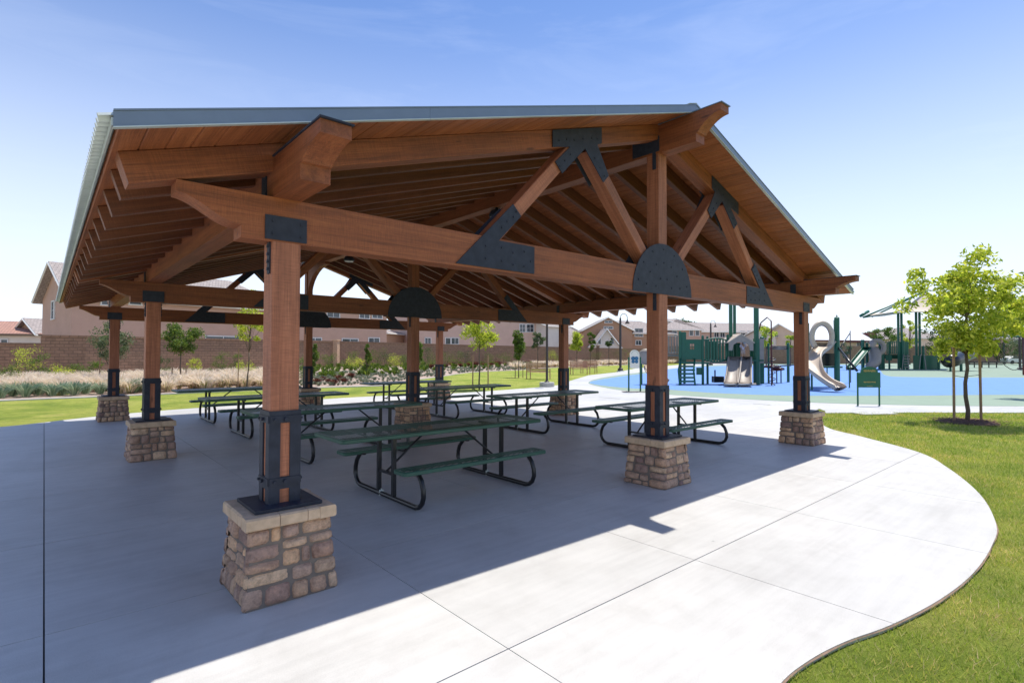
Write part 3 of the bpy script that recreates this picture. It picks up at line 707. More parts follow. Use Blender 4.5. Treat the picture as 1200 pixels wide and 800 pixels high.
tspots = [(2.49, 1.66, 0, 'green mesh picnic table nearest the camera, right of the front corner post'),
          (7.42, 1.62, .0, 'green mesh picnic table directly behind the middle front post with the half round plate'),
          (2.50, 4.80, 0, 'dark green picnic table partly hidden by the front corner post, behind the nearest table'),
          (7.42, 4.70, 0, 'dark green picnic table in front of the right hand post of the middle truss'),
          (2.50, 7.95, 0, 'dark green picnic table third from the front in the left hand row'),
          (7.42, 7.95, 0, 'dark green picnic table just right of the central rear post, third from the front'),
          (2.50, 10.95, 0, 'dark green picnic table farthest back on the left, its end pointing past the corner posts'),
          (7.42, 10.95, 0, 'dark green picnic table farthest back on the right, nearest the lawn')]
pt0 = None
for x, y, rz, lab in tspots:
    t = picnic_table() if pt0 is None else copy_tree(pt0)
    pt0 = pt0 or t
    t.location = (x, y, 0); t.rotation_euler = (0, 0, rz); t['label'] = lab
# ------------------------------------------------------------------ foliage makers
def leaf_cloud(name, centres, rad, n, size, mat, parent, squash=.8, droop=.3, aspect=.45):
    """n leaf quads gathered round cluster centres (array k x 3) with radius rad"""
    k = len(centres); idx = RNG.integers(0, k, n); c = np.asarray(centres)[idx]
    d = RNG.normal(size=(n, 3)); d /= np.linalg.norm(d, axis=1)[:, None]; rr = RNG.random(n)**.45
    rad = np.asarray(rad); rad = rad[idx] if rad.ndim else rad
    p = c+d*(rr*rad)[:, None]*np.array([1, 1, squash])
    u = RNG.normal(size=(n, 3)); u[:, 2] -= droop; u /= np.linalg.norm(u, axis=1)[:, None]
    w = RNG.normal(size=(n, 3)); w -= (w*u).sum(1)[:, None]*u; w /= np.linalg.norm(w, axis=1)[:, None]
    s = size*RNG.uniform(.6, 1.3, n)[:, None]
    V = np.stack([p-u*s*.5, p+w*s*aspect*.5, p+u*s*.5, p-w*s*aspect*.5], 1)
    return np_quads(name, V, mat, parent)
def limb_path(a, b, wob, k=5):
    a, b = Vector(a), Vector(b); out = []
    for i in range(k+1):
        t = i/k; p = a.lerp(b, t)
        if 0 < i < k: p += Vector((random.uniform(-1, 1), random.uniform(-1, 1), random.uniform(-.5, .5)))*wob
        out.append(p)
    return out
def tree(name, label, px, d, ytop, ycb, halfw_px, mat, n=4000, leaf=.12, clusters=40, trunk_r=.035, stakes=(), group=None, base=None, hollow=.25, z0=-.03, conic=0., cl=.32, lean=0., mulch=0):
    """tree whose crown spans the heights seen between rows ytop and ycb (crown bottom)"""
    x, y = (lane(px, d) if base is None else base)
    zt, zb = hz(ytop, d), hz(ycb, d); hw = halfw_px/FPX*d; zc = (zt+zb)/2; hh = (zt-zb)/2
    t = thing(name, label, 'tree', (x, y, z0), group=group)
    C = []; rad = []
    while len(C) < clusters:
        v = Vector((random.uniform(-1, 1), random.uniform(-1, 1), random.uniform(-1, 1)))
        l = v.length
        if l > 1 or l < hollow: continue
        f = 1-conic*max(0, (v.z+1)/2)
        wgt = .82+.35*noise.noise(Vector((v.x*2.2+px, v.y*2.2, v.z*2.2)))
        C.append(((v.x*hw*f*wgt)+lean*(v.z+1), v.y*hw*f*wgt, zc-z0+v.z*hh*.88*min(1, wgt+.1))); rad.append(hw*cl*random.uniform(.55, 1.25)*(f*.7+.3))
    leaf_cloud('crown', C, rad, n, leaf, mat, t)
    m = MB(); tb = limb_path((0, 0, -.05), (lean*.6, 0, zb-z0+.15*hh), trunk_r*.6); m.tube(tb, [trunk_r*(1.15-.4*i/5) for i in range(6)], 8); top = tb[-1]
    ld = limb_path(top, (lean, 0, zt-z0-hh*.35), hw*.05); m.tube(ld, [trunk_r*.7*(1-.7*i/5) for i in range(6)], 6)
    for c in random.sample(C, min(len(C), 14)):
        s = ld[random.randrange(0, 4)]; 
        if c[2] < s.z: s = ld[0]
        m.tube(limb_path(s, c, hw*.05, 4), [trunk_r*.42*(1-.7*i/4) for i in range(5)], 5)
    obj('trunk', m, BARK, t, smooth=True)
    for k, (dx, top_z) in enumerate(stakes):
        m = MB(); m.tube([(dx*_r.x, dx*_r.y, -.1), (dx*_r.x*.96, dx*_r.y*.96, top_z-z0)], .03 if trunk_r > .03 else .022, 8); obj('stake', m, STAKE, t)
    if stakes:
        m = MB(); zt_ = min(s[1] for s in stakes)*.62
        m.tube([(stakes[0][0]*_r.x, stakes[0][0]*_r.y, zt_), (0, -.04, zt_-.06), (0.05, 0, zt_-.02), (stakes[-1][0]*_r.x, stakes[-1][0]*_r.y, zt_+.02)], .007, 5); obj('tie', m, TUBE, t)
    return t
# main tree at right
tx, ty = gp(1132, 494)[:2]; TD = gd(494)
mt = tree('pistache_tree', 'leafy yellow-green young tree staked on the right hand lawn, in front of the playground', 1132, TD, 282, 424, 68, LF_BRIGHT, n=10500, leaf=.125, clusters=80, trunk_r=.045,
     stakes=((-.33, 1.95), (.36, 2.0)), base=(tx, ty), cl=.22, hollow=.2)
m = MB(); vs = [(0, 0, .03)]; n = 26
for r_, z_ in ((.3, .025), (.55, .012), (.66, -.012)):
    for k in range(n):
        a = 2*math.pi*k/n; q = r_*(1+.12*noise.noise(Vector((math.cos(a)*2, math.sin(a)*2, r_)))); vs.append((q*math.cos(a), q*math.sin(a), z_+.01*random.random()))
fs = [(0, 1+k, 1+(k+1) % n) for k in range(n)]+[(1+r*n+k, 1+(r+1)*n+k, 1+(r+1)*n+(k+1) % n, 1+r*n+(k+1) % n) for r in (0, 1) for k in range(n)]
m.add(vs, fs); o = obj('mulch_ring', m, MULCH, None, (tx, ty, 0)); tag(o, kind='structure')
CH = RNG.normal(size=(900, 2))*.33; CHV = []
for a, b in CH:
    a0 = random.uniform(0, 3.1); l = random.uniform(.02, .05); z = .035+random.uniform(0, .02); c_, s_ = math.cos(a0)*l, math.sin(a0)*l
    CHV.append([(tx+a-c_, ty+b-s_, z), (tx+a+s_*.4, ty+b-c_*.4, z+.008), (tx+a+c_, ty+b+s_, z+.004), (tx+a-s_*.4, ty+b+c_*.4, z)])
tag(np_quads('mulch_chips', np.array(CHV), MULCH), 'loose bark chips round the staked tree on the right lawn', kind='stuff')
T = tree
T('pistache_tree', 'bright green tree cut off by the right edge of the picture, beside the staked tree', 1206, 21, 342, 402, 32, LF_BRIGHT, 5000, .13, 40, .05)
T('young_tree', 'bright green young tree on the lawn behind the farthest right picnic table', 562, 25.5, 352, 412, 27, LF_BRIGHT, 5200, .12, 42, .035, ((-.32, 1.6), (.42, 1.6)))
T('young_tree', 'small upright tree with pale stakes left of the salmon bench', 608, 38, 378, 427, 9.5, LF_MID, 3800, .14, 34, .035, ((-.25, 1.0), (.3, 1.0)), conic=.5, cl=.5, hollow=.05)
T('young_tree', 'dark round tree before the pink house, right of the small upright tree', 630, 60, 386, 413, 8.5, LF_GREY, 1800, .2, 16, .05)
T('young_tree', 'light green upright tree just right of the rear right post', 676, 66, 382, 417, 10, LF_BRIGHT, 3200, .2, 26, .05, conic=.45, cl=.5, hollow=.05)
T('young_tree', 'dark green bushy tree between the light green tree and the brown gabled house', 692, 70, 386, 415, 7.5, LF_MID, 2000, .2, 14, .05)
T('young_tree', 'small dark ball of a tree in front of the white gable', 713.5, 74, 393, 409, 5.5, LF_DARK, 1400, .18, 12, .05)
T('olive_tree', 'grey-green olive tree behind the rear left corner post', 130, 27, 370, 436, 21, LF_GREY, 3800, .10, 40, .04, ((-.55, 1.9),))
T('oak_tree', 'dense dark green staked tree left of the front corner post, against the block wall', 212, 28, 374, 418, 21, LF_MID, 5000, .11, 44, .035, ((-.45, 1.0), (.3, 1.0)))
T('young_tree', 'open bright green tree immediately left of the front corner post', 290, 25, 334, 420, 22, LF_BRIGHT, 3000, .12, 34, .03, ((-.42, 1.9),), lean=.12)
T('cypress_shrub', 'slim green upright shrub in the gap right of the front corner post', 367, 33, 396, 440, 8, LF_MID, 3200, .10, 30, .03, conic=.5, cl=.55, hollow=0)
T('cypress_shrub', 'slim conical shrub on the slope between the front corner post and the central post', 430, 37, 400, 436, 6.5, LF_MID, 2600, .11, 28, .03, conic=.7, cl=.55, hollow=0)
T('cypress_shrub', 'narrow green shrub just right of the central rear post', 491, 38, 392, 432, 7, LF_MID, 2600, .11, 28, .03, conic=.5, cl=.55, hollow=0)
T('park_tree', 'yellow-green tree behind the climbing tower, left of the front right post', 898, 72, 376, 410, 12, LF_BRIGHT, 1800, .28, 20, .09)
T('park_tree', 'small yellow-green tree just left of the front right post', 926, 76, 386, 410, 7, LF_BRIGHT, 900, .26, 10, .08)
T('park_tree', 'small sparse tree in front of the red trimmed building', 992, 58, 396, 424, 9, LF_GREY, 900, .18, 12, .06)
T('park_tree', 'round light green tree behind the far slide', 1036, 80, 378, 408, 15, LF_MID, 1800, .28, 22, .09)
T('park_tree', 'tall yellowish tree behind the far shade sail posts', 1066, 90, 368, 410, 11, LF_BRIGHT, 1500, .3, 16, .1)
for k, (px, d, yt, yb, hw, mt_) in enumerate([(1100, 96, 374, 420, 20, LF_DARK), (1135, 92, 380, 424, 17, LF_MID), (1168, 100, 376, 422, 22, LF_DARK), (1200, 88, 384, 424, 16, LF_GREY), (1228, 95, 370, 422, 22, LF_MID)]):
    T('background_tree', ['dark tree directly behind the far play tower', 'mid green tree seen under the crown of the staked tree', 'broad dark tree behind the far picnic shelter', 'grey green tree at the far right beside the parked car', 'tall tree beyond the right edge behind the swings'][k], px, d, yt, yb, hw, mt_, 2000, .34, 26, .12)
#PART3
# ------------------------------------------------------------------ block wall and planting bed
WL = [(-400, 28, .05, 2.26), (0, 32.5, .1, 2.26), (48, 33.7, .1, 2.26), (100, 35, .1, 2.78), (250, 42, .15, 2.80), (393, 52, .3, 2.85), (560, 66, .3, 2.7), (700, 85, .3, 2.6), (770, 96, .2, 2.55)]
WLP = [(*lane(p, d), b, t) for p, d, b, t in WL]
def uv_wall(me, quads):
    uvl = me.uv_layers.new(name='UVMap')
    for p, q in zip(me.polygons, quads):
        for li, uv in zip(p.loop_indices, q): uvl.data[li].uv = uv
def facade_mesh(name, a, b, z0, z1, th, mat, z0b=None, z1b=None):
    """upright slab from plan point a to b with metre UVs on its faces"""
    a, b = Vector(a[:2]), Vector(b[:2]); d = (b-a); L = d.length; d /= L; n = Vector((d.y, -d.x))
    z0b = z0 if z0b is None else z0b; z1b = z1 if z1b is None else z1b
    vs = []
    for o in (0, -th):
        vs += [(a.x+n.x*o, a.y+n.y*o, z0), (b.x+n.x*o, b.y+n.y*o, z0b), (b.x+n.x*o, b.y+n.y*o, z1b), (a.x+n.x*o, a.y+n.y*o, z1)]
    fs = [(0, 1, 2, 3), (5, 4, 7, 6), (3, 2, 6, 7), (1, 0, 4, 5), (4, 0, 3, 7), (1, 5, 6, 2)]
    me = bpy.data.meshes.new(name); me.from_pydata(vs, [], fs); me.materials.append(mat)
    q1 = [(0, z0), (L, z0b), (L, z1b), (0, z1)]; uv_wall(me, [q1, q1, [(0, 0), (L, 0), (L, th), (0, th)], [(0, 0)]*4, [(0, z0), (th, z0), (th, z1), (0, z1)], [(0, z0), (th, z0), (th, z1), (0, z1)]]); return me
BWALL = thing('block_wall', 'long brown split face block wall running behind the planting slope', 'wall', (WLP[2][0], WLP[2][1], 0))
def wpar(o, M=None): o.parent = BWALL; o.matrix_parent_inverse = Matrix.Translation(-BWALL.location); return o
for k in range(len(WLP)-1):
    a, b = WLP[k], WLP[k+1]
    t1 = a[3] if k < 2 else b[3]; t0 = a[3] if k != 2 else b[3]
    wpar(link('wall_panel', facade_mesh('wall_panel', a, b, -.3, t0-.12, .2, BLOCKW, -.3, t1-.12)))
    wpar(link('wall_cap', facade_mesh('wall_cap', (a[0]+.03, a[1]-.04), (b[0]+.03, b[1]-.04), t0-.118, t0, .28, BLOCKW, t1-.118, t1)))
for px, d in ((393, 52), (700, 85)):
    x, y = lane(px, d); m = MB(); m.box((x+.03, y-.1, 1.3), (.5, .5, 3.1), .67); m.box((x+.03, y-.1, 2.92), (.62, .62, .1), .67); wpar(obj('pilaster', m, STONE if px == 393 else BLOCKW))
m = MB(); q1 = [(*lane(p, d+.15), -.026) for p, d, _, _ in WL]; q2 = [(*lane(p, d), -.026) for p, d in ((930, 92.2), (1060, 104.2), (1400, 118), (1400, 280), (-400, 280), (-2500, 90), (-900, 30))]
poly = [p[:2] for p in q1+q2]; m.add([(x, y, -.026) for x, y in poly], tessellate_polygon([[Vector((x, y, 0)) for x, y in poly]])); tag(obj('ground_beyond_wall', m, plain('house_lot_ground', (.30, .25, .20), .95, 0, .2, .5)), kind='structure')
# second wall / fence further right behind the playground
m = MB(); pts = [(770, 96), (930, 92), (1060, 104), (1260, 110)]
FW = thing('perimeter_fence', 'low brown wooden fence behind the playground, in front of the far houses', 'fence', cp(930, 92))
for (a, da), (b, db) in zip(pts[:-1], pts[1:]):
    A, B = cp(a, da), cp(b, db)
    o = link('fence_panel', facade_mesh('fence_panel', A, B, -.1, hz(405 if a < 900 else 404, da), .12, BLOCKW, -.1, hz(404, db))); o.parent = FW; o.matrix_parent_inverse = Matrix.Translation(-FW.location)
BF = [(-400, 15.5), (-150, 17.5), (0, 18.9), (100, 20.4), (200, 22.2), (300, 24.6), (386, 26.7), (450, 28), (517, 39), (552, 48), (613, 55), (647, 64), (700, 74), (770, 88)]
def interp(tab, px, k=1):
    for a, b in zip(tab[:-1], tab[1:]):
        if a[0] <= px <= b[0]:
            t = (px-a[0])/(b[0]-a[0]); return a[k]+(b[k]-a[k])*t
    return tab[0][k] if px < tab[0][0] else tab[-1][k]
def bed_pt(px, t):         # t 0 at the lawn edge, 1 at the wall
    d0, d1 = interp(BF, px), interp(WL, px); d = d0+(d1-d0)*t; x, y = lane(px, d)
    zb = interp(WL, px, 2); return x, y, -.02+(zb+.02)*t+.07*noise.noise(Vector((x*.6, y*.6, 0)))*min(1, t*8)*(t < .98), d
m = MB(); NX, NT = 110, 14; vs = []
for i in range(NX+1):
    px = -400+1170*i/NX
    for j in range(NT+1):
        x, y, z, d = bed_pt(px, j/NT); vs.append((x, y, z))
m.add(vs, [(i*(NT+1)+j, (i+1)*(NT+1)+j, (i+1)*(NT+1)+j+1, i*(NT+1)+j+1) for i in range(NX) for j in range(NT)])
tag(obj('planting_bed', m, GRAVEL, smooth=True), kind='structure')
m = MB(); vs = []
for i in range(NX+1):
    px = -400+1170*i/NX; d = interp(BF, px)
    for dd, z in ((-.16, -.03), (-.16, .01), (.0, .012), (.0, -.05)): x, y = lane(px, d+dd); vs.append((x, y, z))
m.add(vs, [(i*4+j, (i+1)*4+j, (i+1)*4+j+1, i*4+j+1) for i in range(NX) for j in range(3)]); tag(obj('mow_strip', m, CONC2), kind='structure')
def tufts(name, label, spots, h, spread, nb, mat, wdt=.02, arch=.5, kind='stuff'):
    V = []
    S = np.array([(x, y, z, s) for x, y, z, s in spots]); n = len(S)*nb; idx = np.repeat(np.arange(len(S)), nb)
    b = S[idx]; a = RNG.uniform(0, 2*np.pi, n); hh = h*b[:, 3]*RNG.uniform(.6, 1.1, n); sp = spread*b[:, 3]*RNG.random(n)
    base = b[:, :3]+np.stack([np.cos(a)*sp*.25, np.sin(a)*sp*.25, np.zeros(n)], 1)
    tip = b[:, :3]+np.stack([np.cos(a)*sp*(1+arch), np.sin(a)*sp*(1+arch), hh], 1)
    mid = b[:, :3]+np.stack([np.cos(a)*sp*.6, np.sin(a)*sp*.6, hh*.62], 1)
    w = np.stack([-np.sin(a+.6), np.cos(a+.6), np.zeros(n)], 1)*wdt*RNG.uniform(.6, 1.3, n)[:, None]
    Q = np.stack([base-w*.5, base+w*.5, mid+w, tip], 1)
    Q2 = np.stack([base-w*.5, mid+w, tip, mid-w], 1)
    o = np_quads(name, np.concatenate([Q2, Q]) if False else Q2, mat)
    if label: o['label'] = label
    if kind: o['kind'] = kind
    return o
rs = random.Random(5)
def spots(px0, px1, t0, t1, n, s0=.7, s1=1.2):
    out = []
    for _ in range(n):
        px = rs.uniform(px0, px1); x, y, z, d = bed_pt(px, rs.uniform(t0, t1)); out.append((x, y, z, rs.uniform(s0, s1)))
    return out
fs_ = spots(-80, 345, .22, .62, 330)+spots(140, 345, .05, .35, 150)+spots(600, 790, .1, .7, 170)+spots(-80, 140, .12, .3, 70)
tufts('feather_grass_base', 'green bases of the feather grass in the planting bed', fs_, .46, .28, 75, FEATHG, .015)
tufts('feather_grass', 'beige pink feather grass plumes filling the left planting bed', fs_, .60, .50, 90, FEATHER, .02, 1.2)
tufts('low_ground_plants', 'silvery low plants scattered over the gravel slope', spots(345, 620, .04, .6, 800, .5, 1.1), .20, .20, 60, PALEF, .014, .6)
tufts('low_green_plants', 'low green plants on the gravel slope below the wall', spots(345, 690, .3, .97, 300, .5, 1.2)+spots(-100, 345, .66, .97, 60), .45, .32, 50, LF_MID, .035, .4)
# individually set plants
def one_tuft(name, label, cat, group, px, t, h, spr, nb, mat, wdt):
    x, y, z, d = bed_pt(px, t); o = tufts(name, label, [(0, 0, 0, 1)], h, spr, nb, mat, wdt, kind=None); o.location = (x, y, z); tag(o, label, cat, group); return o
pxs = [-70, -52, -33, -14, 2, 17, 31, 46, 62, 76, 88, 101, 118, 132, 160]
protos = []
for k, px in enumerate(pxs):
    x, y, z, d = bed_pt(px, .07+.03*(k % 2))
    if k < 4:
        o = one_tuft('strap_leaf_clump', 'blue-green strap leaved clump in the front row of the left planting bed', 'plant', 'blue-green clumps along the lawn edge', px, .08, .50, .42, 150, LF_BLUE, .022); protos.append(o)
    else:
        o = protos[k % 4].copy(); COL.objects.link(o); o.location = (x, y, z)
    o['label'] = 'blue-green leaf clump, %s from the left along the lawn edge' % ['', '', '', 'first', 'second', 'third', 'fourth', 'fifth', 'sixth', 'seventh', 'eighth', 'ninth', 'tenth', 'eleventh', 'last'][k] if k > 2 else 'blue-green leaf clump beyond the left edge of the picture'
    o.rotation_euler = (0, 0, k*1.3); s = rs.uniform(.85, 1.25); o.scale = (s, s, s)
for k, (px, t) in enumerate([(372, .10), (379, .22), (385, .12), (392, .06), (398, .2), (404, .1), (412, .24), (505, .65), (514, .7), (523, .62), (531, .72), (540, .66), (549, .71), (558, .64), (567, .7), (576, .66), (584, .72), (594, .66), (602, .7), (612, .68), (621, .7)]):
    x, y, z, d = bed_pt(px, t)
    if k == 0: ru0 = o = one_tuft('russet_clump', 'russet red low clump on the gravel slope beyond the picnic tables', 'plant', 'russet clumps on the slope', px, t, .5, .36, 170, RUSSET, .05)
    else:
        o = ru0.copy(); COL.objects.link(o); o.location = (x, y, z)
    o['label'] = 'russet red low clump '+('among silvery plants behind the tables' if k < 7 else 'in the row behind the young trees')
    o.rotation_euler = (0, 0, k*1.1); s = rs.uniform(.6, 1.0)*(.8 if px < 450 else 1.3); o.scale = (s, s, s*.9)
def shrub(label, px, t, w, h, mat, n=900, leaf=.08, group='shrubs below the block wall', airy=1.):
    x, y, z, d = bed_pt(px, t); o = thing('shrub', label, 'shrub', (x, y, z), group=group)
    C = [(rs.uniform(-w, w)*.6, rs.uniform(-w, w)*.6, rs.uniform(.25, .95)*h) for _ in range(12)]
    leaf_cloud('foliage', C, w*.42*airy, n, leaf, mat, o)
    m = MB()
    for c in C[:7]: m.tube([(0, 0, -.05), (c[0]*.5, c[1]*.5, c[2]*.5), c], [.02, .014, .006], 5)
    obj('stem', m, BARK, o); return o
SH = [(9, .45, .8, 1.1, LF_MID), (35, .78, .9, 2.0, LF_BRIGHT), (46, .7, .6, 1.6, LF_MID), (72, .62, .7, 1.0, LF_BRIGHT), (90, .9, .7, .9, LF_MID), (112, .62, .5, 1.1, LF_MID), (190, .9, .7, 1.3, LF_DARK), (227, .88, .6, 1.1, LF_BRIGHT),
      (259, .9, .75, 1.6, LF_MID), (276, .92, .6, 1.5, LF_MID), (287, .5, .7, 1.0, LF_BRIGHT), (352, .8, .9, 1.2, LF_MID), (384, .85, 1.0, 1.2, LF_MID), (408, .85, 1.0, 1.5, LF_MID), (418, .7, .9, 1.0, LF_BRIGHT), (442, .9, 1.0, 1.9, LF_MID), (452, .85, 1.1, 1.4, LF_DARK),
      (463, .8, 1.2, 1.3, LF_BRIGHT), (474, .9, 1.0, 1.6, LF_MID), (502, .8, 1.0, 2.0, LF_DARK), (508, .7, 1.1, 1.4, LF_MID), (522, .9, 1.2, 1.6, LF_MID), (534, .85, 1.2, 1.5, LF_MID), (546, .9, 1.1, 1.7, LF_DARK), (575, .9, 1.2, 1.5, LF_MID), (590, .85, 1.3, 1.4, LF_MID), (645, .8, 1.6, 1.7, LF_BRIGHT), (655, .8, 1.3, 1.6, LF_MID), (700, .8, 1.6, 1.6, LF_MID), (725, .8, 1.8, 2.2, LF_MID), (742, .85, 1.8, 2.0, LF_BRIGHT), (758, .8, 1.8, 2.4, LF_MID)]
for px, t, w, h, mt_ in SH:
    lab = {35: 'tall open yellow-green shrub against the left block wall', 9: 'round green shrub at the far left of the planting bed', 72: 'low bright green shrub between the tall yellow-green shrub and the rear corner post'}.get(px)
    if not lab: lab = 'leafy shrub on the upper slope below the block wall '+('left of the front corner post' if px < 330 else 'beyond the picnic tables' if px < 620 else 'near the brown gabled house')
    grp = 'shrubs below the block wall '+('left' if px < 330 else 'middle' if px < 620 else 'right') if px not in (9, 35, 72) else None
    if grp:
        ref = min([(113, 'olive tree'), (165, 'gap between the left posts'), (212, 'dark staked oak'), (290, 'open bright green tree'), (352, 'front corner post'), (367, 'slim green shrub'), (397, 'stone pilaster'), (430, 'conical shrub'), (478, 'central post'), (510, 'rear middle post'), (562, 'young lawn tree'), (608, 'pale staked tree'), (660, 'rear right post'), (713, 'white gable'), (735, 'lamp post on the lawn'), (765, 'middle front post')], key=lambda r: abs(r[0]-px))
        side = 'just left of' if px < ref[0]-2 else 'just right of' if px > ref[0]+2 else 'behind'
        lab = {LF_BRIGHT.name: 'yellow-green', LF_MID.name: 'mid green', LF_DARK.name: 'dark green'}[mt_.name]+(' tall' if h > 1.55 else ' low' if h < 1.15 else '')+' shrub below the wall, '+side+' the '+ref[1]; grp = 'shrubs below the block wall'
    shrub(lab, px, t, w, h, mt_, group=grp)

# ------------------------------------------------------------------ houses
def house(name, label, A, B, depth, z_eave, z_ridge, wall, roofm, hip=(False, False), wins=(), over=.5, zb=-.3, gable_face=False, doors=(), cat='house'):
    """A,B = (px, distance) of the front wall's ends (left to right); the body extends away from the camera. gable_face puts the ridge across, so the front wall is a gable"""
    a, b = Vector(lane(*A)), Vector(lane(*B)); u = (b-a); L = u.length; u /= L; n = Vector((-u.y, u.x))
    t = thing(name, label, cat, (a.x, a.y, 0), math.atan2(u.y, u.x))
    # local frame: x along front, y away, z up
    m = MB(); D_ = depth
    if gable_face: pent = [(0, zb), (L, zb), (L, z_eave), (L/2, z_ridge-.12), (0, z_eave)]; m.prism(pent, 0, D_, 'y')
    else:
        if any(hip): m.box((L/2, D_/2, (z_eave+zb)/2), (L, D_, z_eave-zb))
        if not all(hip):
            m = MB(); m.prism([(0, zb), (D_, zb), (D_, z_eave), (D_/2, z_ridge-.12), (0, z_eave)], 0, L*(.6 if any(hip) else 1), 'x')
            if any(hip): m.box((L*.8, D_/2, (z_eave+zb)/2-.002), (L*.4, D_-.004, z_eave-zb-.004))
    obj('wall', m, wall, t)
    # roof slabs
    th = .22
    def slab(name, P, mat, par=t):
        P = [Vector(p) for p in P]; nn = (P[1]-P[0]).cross(P[2]-P[0]).normalized()
        if nn.z < 0: nn = -nn
        me = bpy.data.meshes.new(name); k = len(P); vs = P+[p-nn*th for p in P]
        fs = [tuple(range(k)), tuple(k+i for i in reversed(range(k)))]+[(i, (i+1) % k, (i+1) % k+k, i+k) for i in range(k)]
        me.from_pydata(vs, [], fs); me.materials.append(mat); uvl = me.uv_layers.new(name='UVMap'); ex = (P[1]-P[0]).normalized(); ey = nn.cross(ex)
        for p in me.polygons:
            for li, vi in zip(p.loop_indices, p.vertices): q = Vector(vs[vi])-P[0]; uvl.data[li].uv = (q.dot(ex), q.dot(ey))
        o = link(name, me, par)
        mm = MB()
        for i in range(k):
            p, q = P[i], P[(i+1) % k]
            if abs(p.z-z_ridge) < .3 and abs(q.z-z_ridge) < .3: continue
            mm.tube([p-nn*th*.6, q-nn*th*.6], .11, 4)
        obj('fascia_board', mm, WHITE if mat is not TILE_R else BARK, o); return o
    o = over; sl = (z_ridge-z_eave)/((L if gable_face else D_)/2); ze = z_eave-sl*o+.2; zr = z_ridge+.1
    if gable_face:
        slab('roof', [(-o, -o, ze), (-o, D_+o, ze), (L/2, D_+o, zr), (L/2, -o, zr)], roofm); slab('roof', [(L+o, -o, ze), (L+o, D_+o, ze), (L/2, D_+o, zr), (L/2, -o, zr)], roofm)
    else:
        hl = D_/2 if hip[0] else -o; hr_ = L-D_/2 if hip[1] else L+o
        slab('roof', [(-o, -o, ze), (L+o, -o, ze), (hr_, D_/2, zr), (hl, D_/2, zr)], roofm); slab('roof', [(-o, D_+o, ze), (L+o, D_+o, ze), (hr_, D_/2, zr), (hl, D_/2, zr)], roofm)
        if hip[0]: slab('roof', [(-o, -o, ze), (-o, D_+o, ze), (hl, D_/2, zr)], roofm)
        if hip[1]: slab('roof', [(L+o, -o, ze), (L+o, D_+o, ze), (hr_, D_/2, zr)], roofm)
    # windows: bearings and rows measured on the front wall
    cpos = Vector((CX, CY))
    def on_front(px, py):
        dx = _f.x+_r.x*(px-600)/FPX; dy = _f.y+_r.y*(px-600)/FPX; d = Vector((dx, dy))
        den = d.x*(-u.y)+d.y*u.x; s_ = ((a-cpos).x*(-u.y)+(a-cpos).y*u.x)/den
        hit = cpos+d*s_; return (hit-a).dot(u), H+(YH-py+(600-px)*-.0031)/FPX*s_
    for w in wins:
        x0, z1 = on_front(w[0], w[1]); x1, z0 = on_front(w[2], w[3]); window(t, x0, x1, z0, z1, 0)
    return t
def window(par, x0, x1, z0, z1, y, side=None):
    f = .11; m = MB(); cx, cz, w, h = (x0+x1)/2, (z0+z1)/2, x1-x0, z1-z0
    m.box((cx, -.04, z1+f/2), (w+2*f, .14, f)); m.box((cx, -.04, z0-f/2), (w+2*f+.1, .18, f)); m.box((x0-f/2, -.04, cz), (f, .14, h)); m.box((x1+f/2, -.04, cz), (f, .14, h))
    if w > 1.0: m.box((cx, -.03, cz), (.07, .08, h))
    if h > 1.2: m.box((cx, -.025, cz), (w, .06, .05))
    o = obj('window', m, WHITE, par)
    if side: o.matrix_local = side
    g = MB(); g.box((cx, -.01, cz), (w, .03, h)); obj('pane', g, GLASS, o)
hA = house('house', 'large two storey tan stucco house behind the wall, gable peak beside the pavilion eave', (83, 50), (338, 67.5), 9.8, 7.2, 10.5, ST_TAN, TILE_G, (False, True),
      [(118, 347, 126, 357), (151, 348, 164, 357), (241, 394, 281, 400), (196, 348, 204, 356), (176, 394, 186, 400)], over=.7)
Mx = Matrix.Rotation(-math.pi/2, 4, 'Z'); Mx.translation = (0, 0, 0)
window(hA, -6.2, -5.3, 5.0, 6.7, 0, side=Mx)
m = MB(); m.box((0, 0, 0), (.12, .5, .35)); obj('gable_vent', m, WHITE, hA, (-.05, 4.9, 8.9))
house('house', 'two storey tan house right of the front corner post, windows seen between beams', (342, 69), (453, 79.2), 10, 7.8, 9.3, ST_TAN, TILE_G, (True, True),
      [(383, 366, 397, 372), (421, 368, 432, 373), (436, 368, 447, 373), (362, 396, 376, 400), (401, 397, 419, 400), (432, 396, 444, 401)])
house('house', 'low red tiled house at the far left edge behind the wall', (-75, 60), (47, 62), 12, 3.7, 5.4, ST_WHITE, TILE_R, (False, True), [(2, 398, 9, 403), (-30, 396, -20, 402)])
house('garage', 'small dark roofed garage tucked against the left gable house', (46, 62), (60, 63), 6, 3.8, 5.6, ST_BROWN, TILE_G, cat='garage')
house('house', 'small single storey orange tan house in the gap left of the central post', (453, 90), (474, 97), 9, 5.0, 6.2, ST_BROWN, TILE_G, (True, True))
house('house', 'long pinkish two storey house behind the young tree beyond the rear posts', (488, 92), (641, 108), 12, 9.2, 12.0, ST_PINK, TILE_G, (False, False),
      [(498, 396, 504.5, 403), (522, 396, 527.5, 403), (529, 396, 537, 403), (609, 380, 615, 389), (617, 380, 625, 389), (560, 396, 568, 402)])
house('garage', 'pale sided garage between the pink house and the rear right post', (642, 104), (666, 108), 8, 7.0, 8.2, ST_WHITE, TILE_G, cat='garage')
house('house', 'grey hip roofed house just right of the rear right post', (664, 112), (704, 118), 12, 3.9, 8.0, ST_CREAM, TILE_G, (True, True), [(672, 399, 678, 404)])
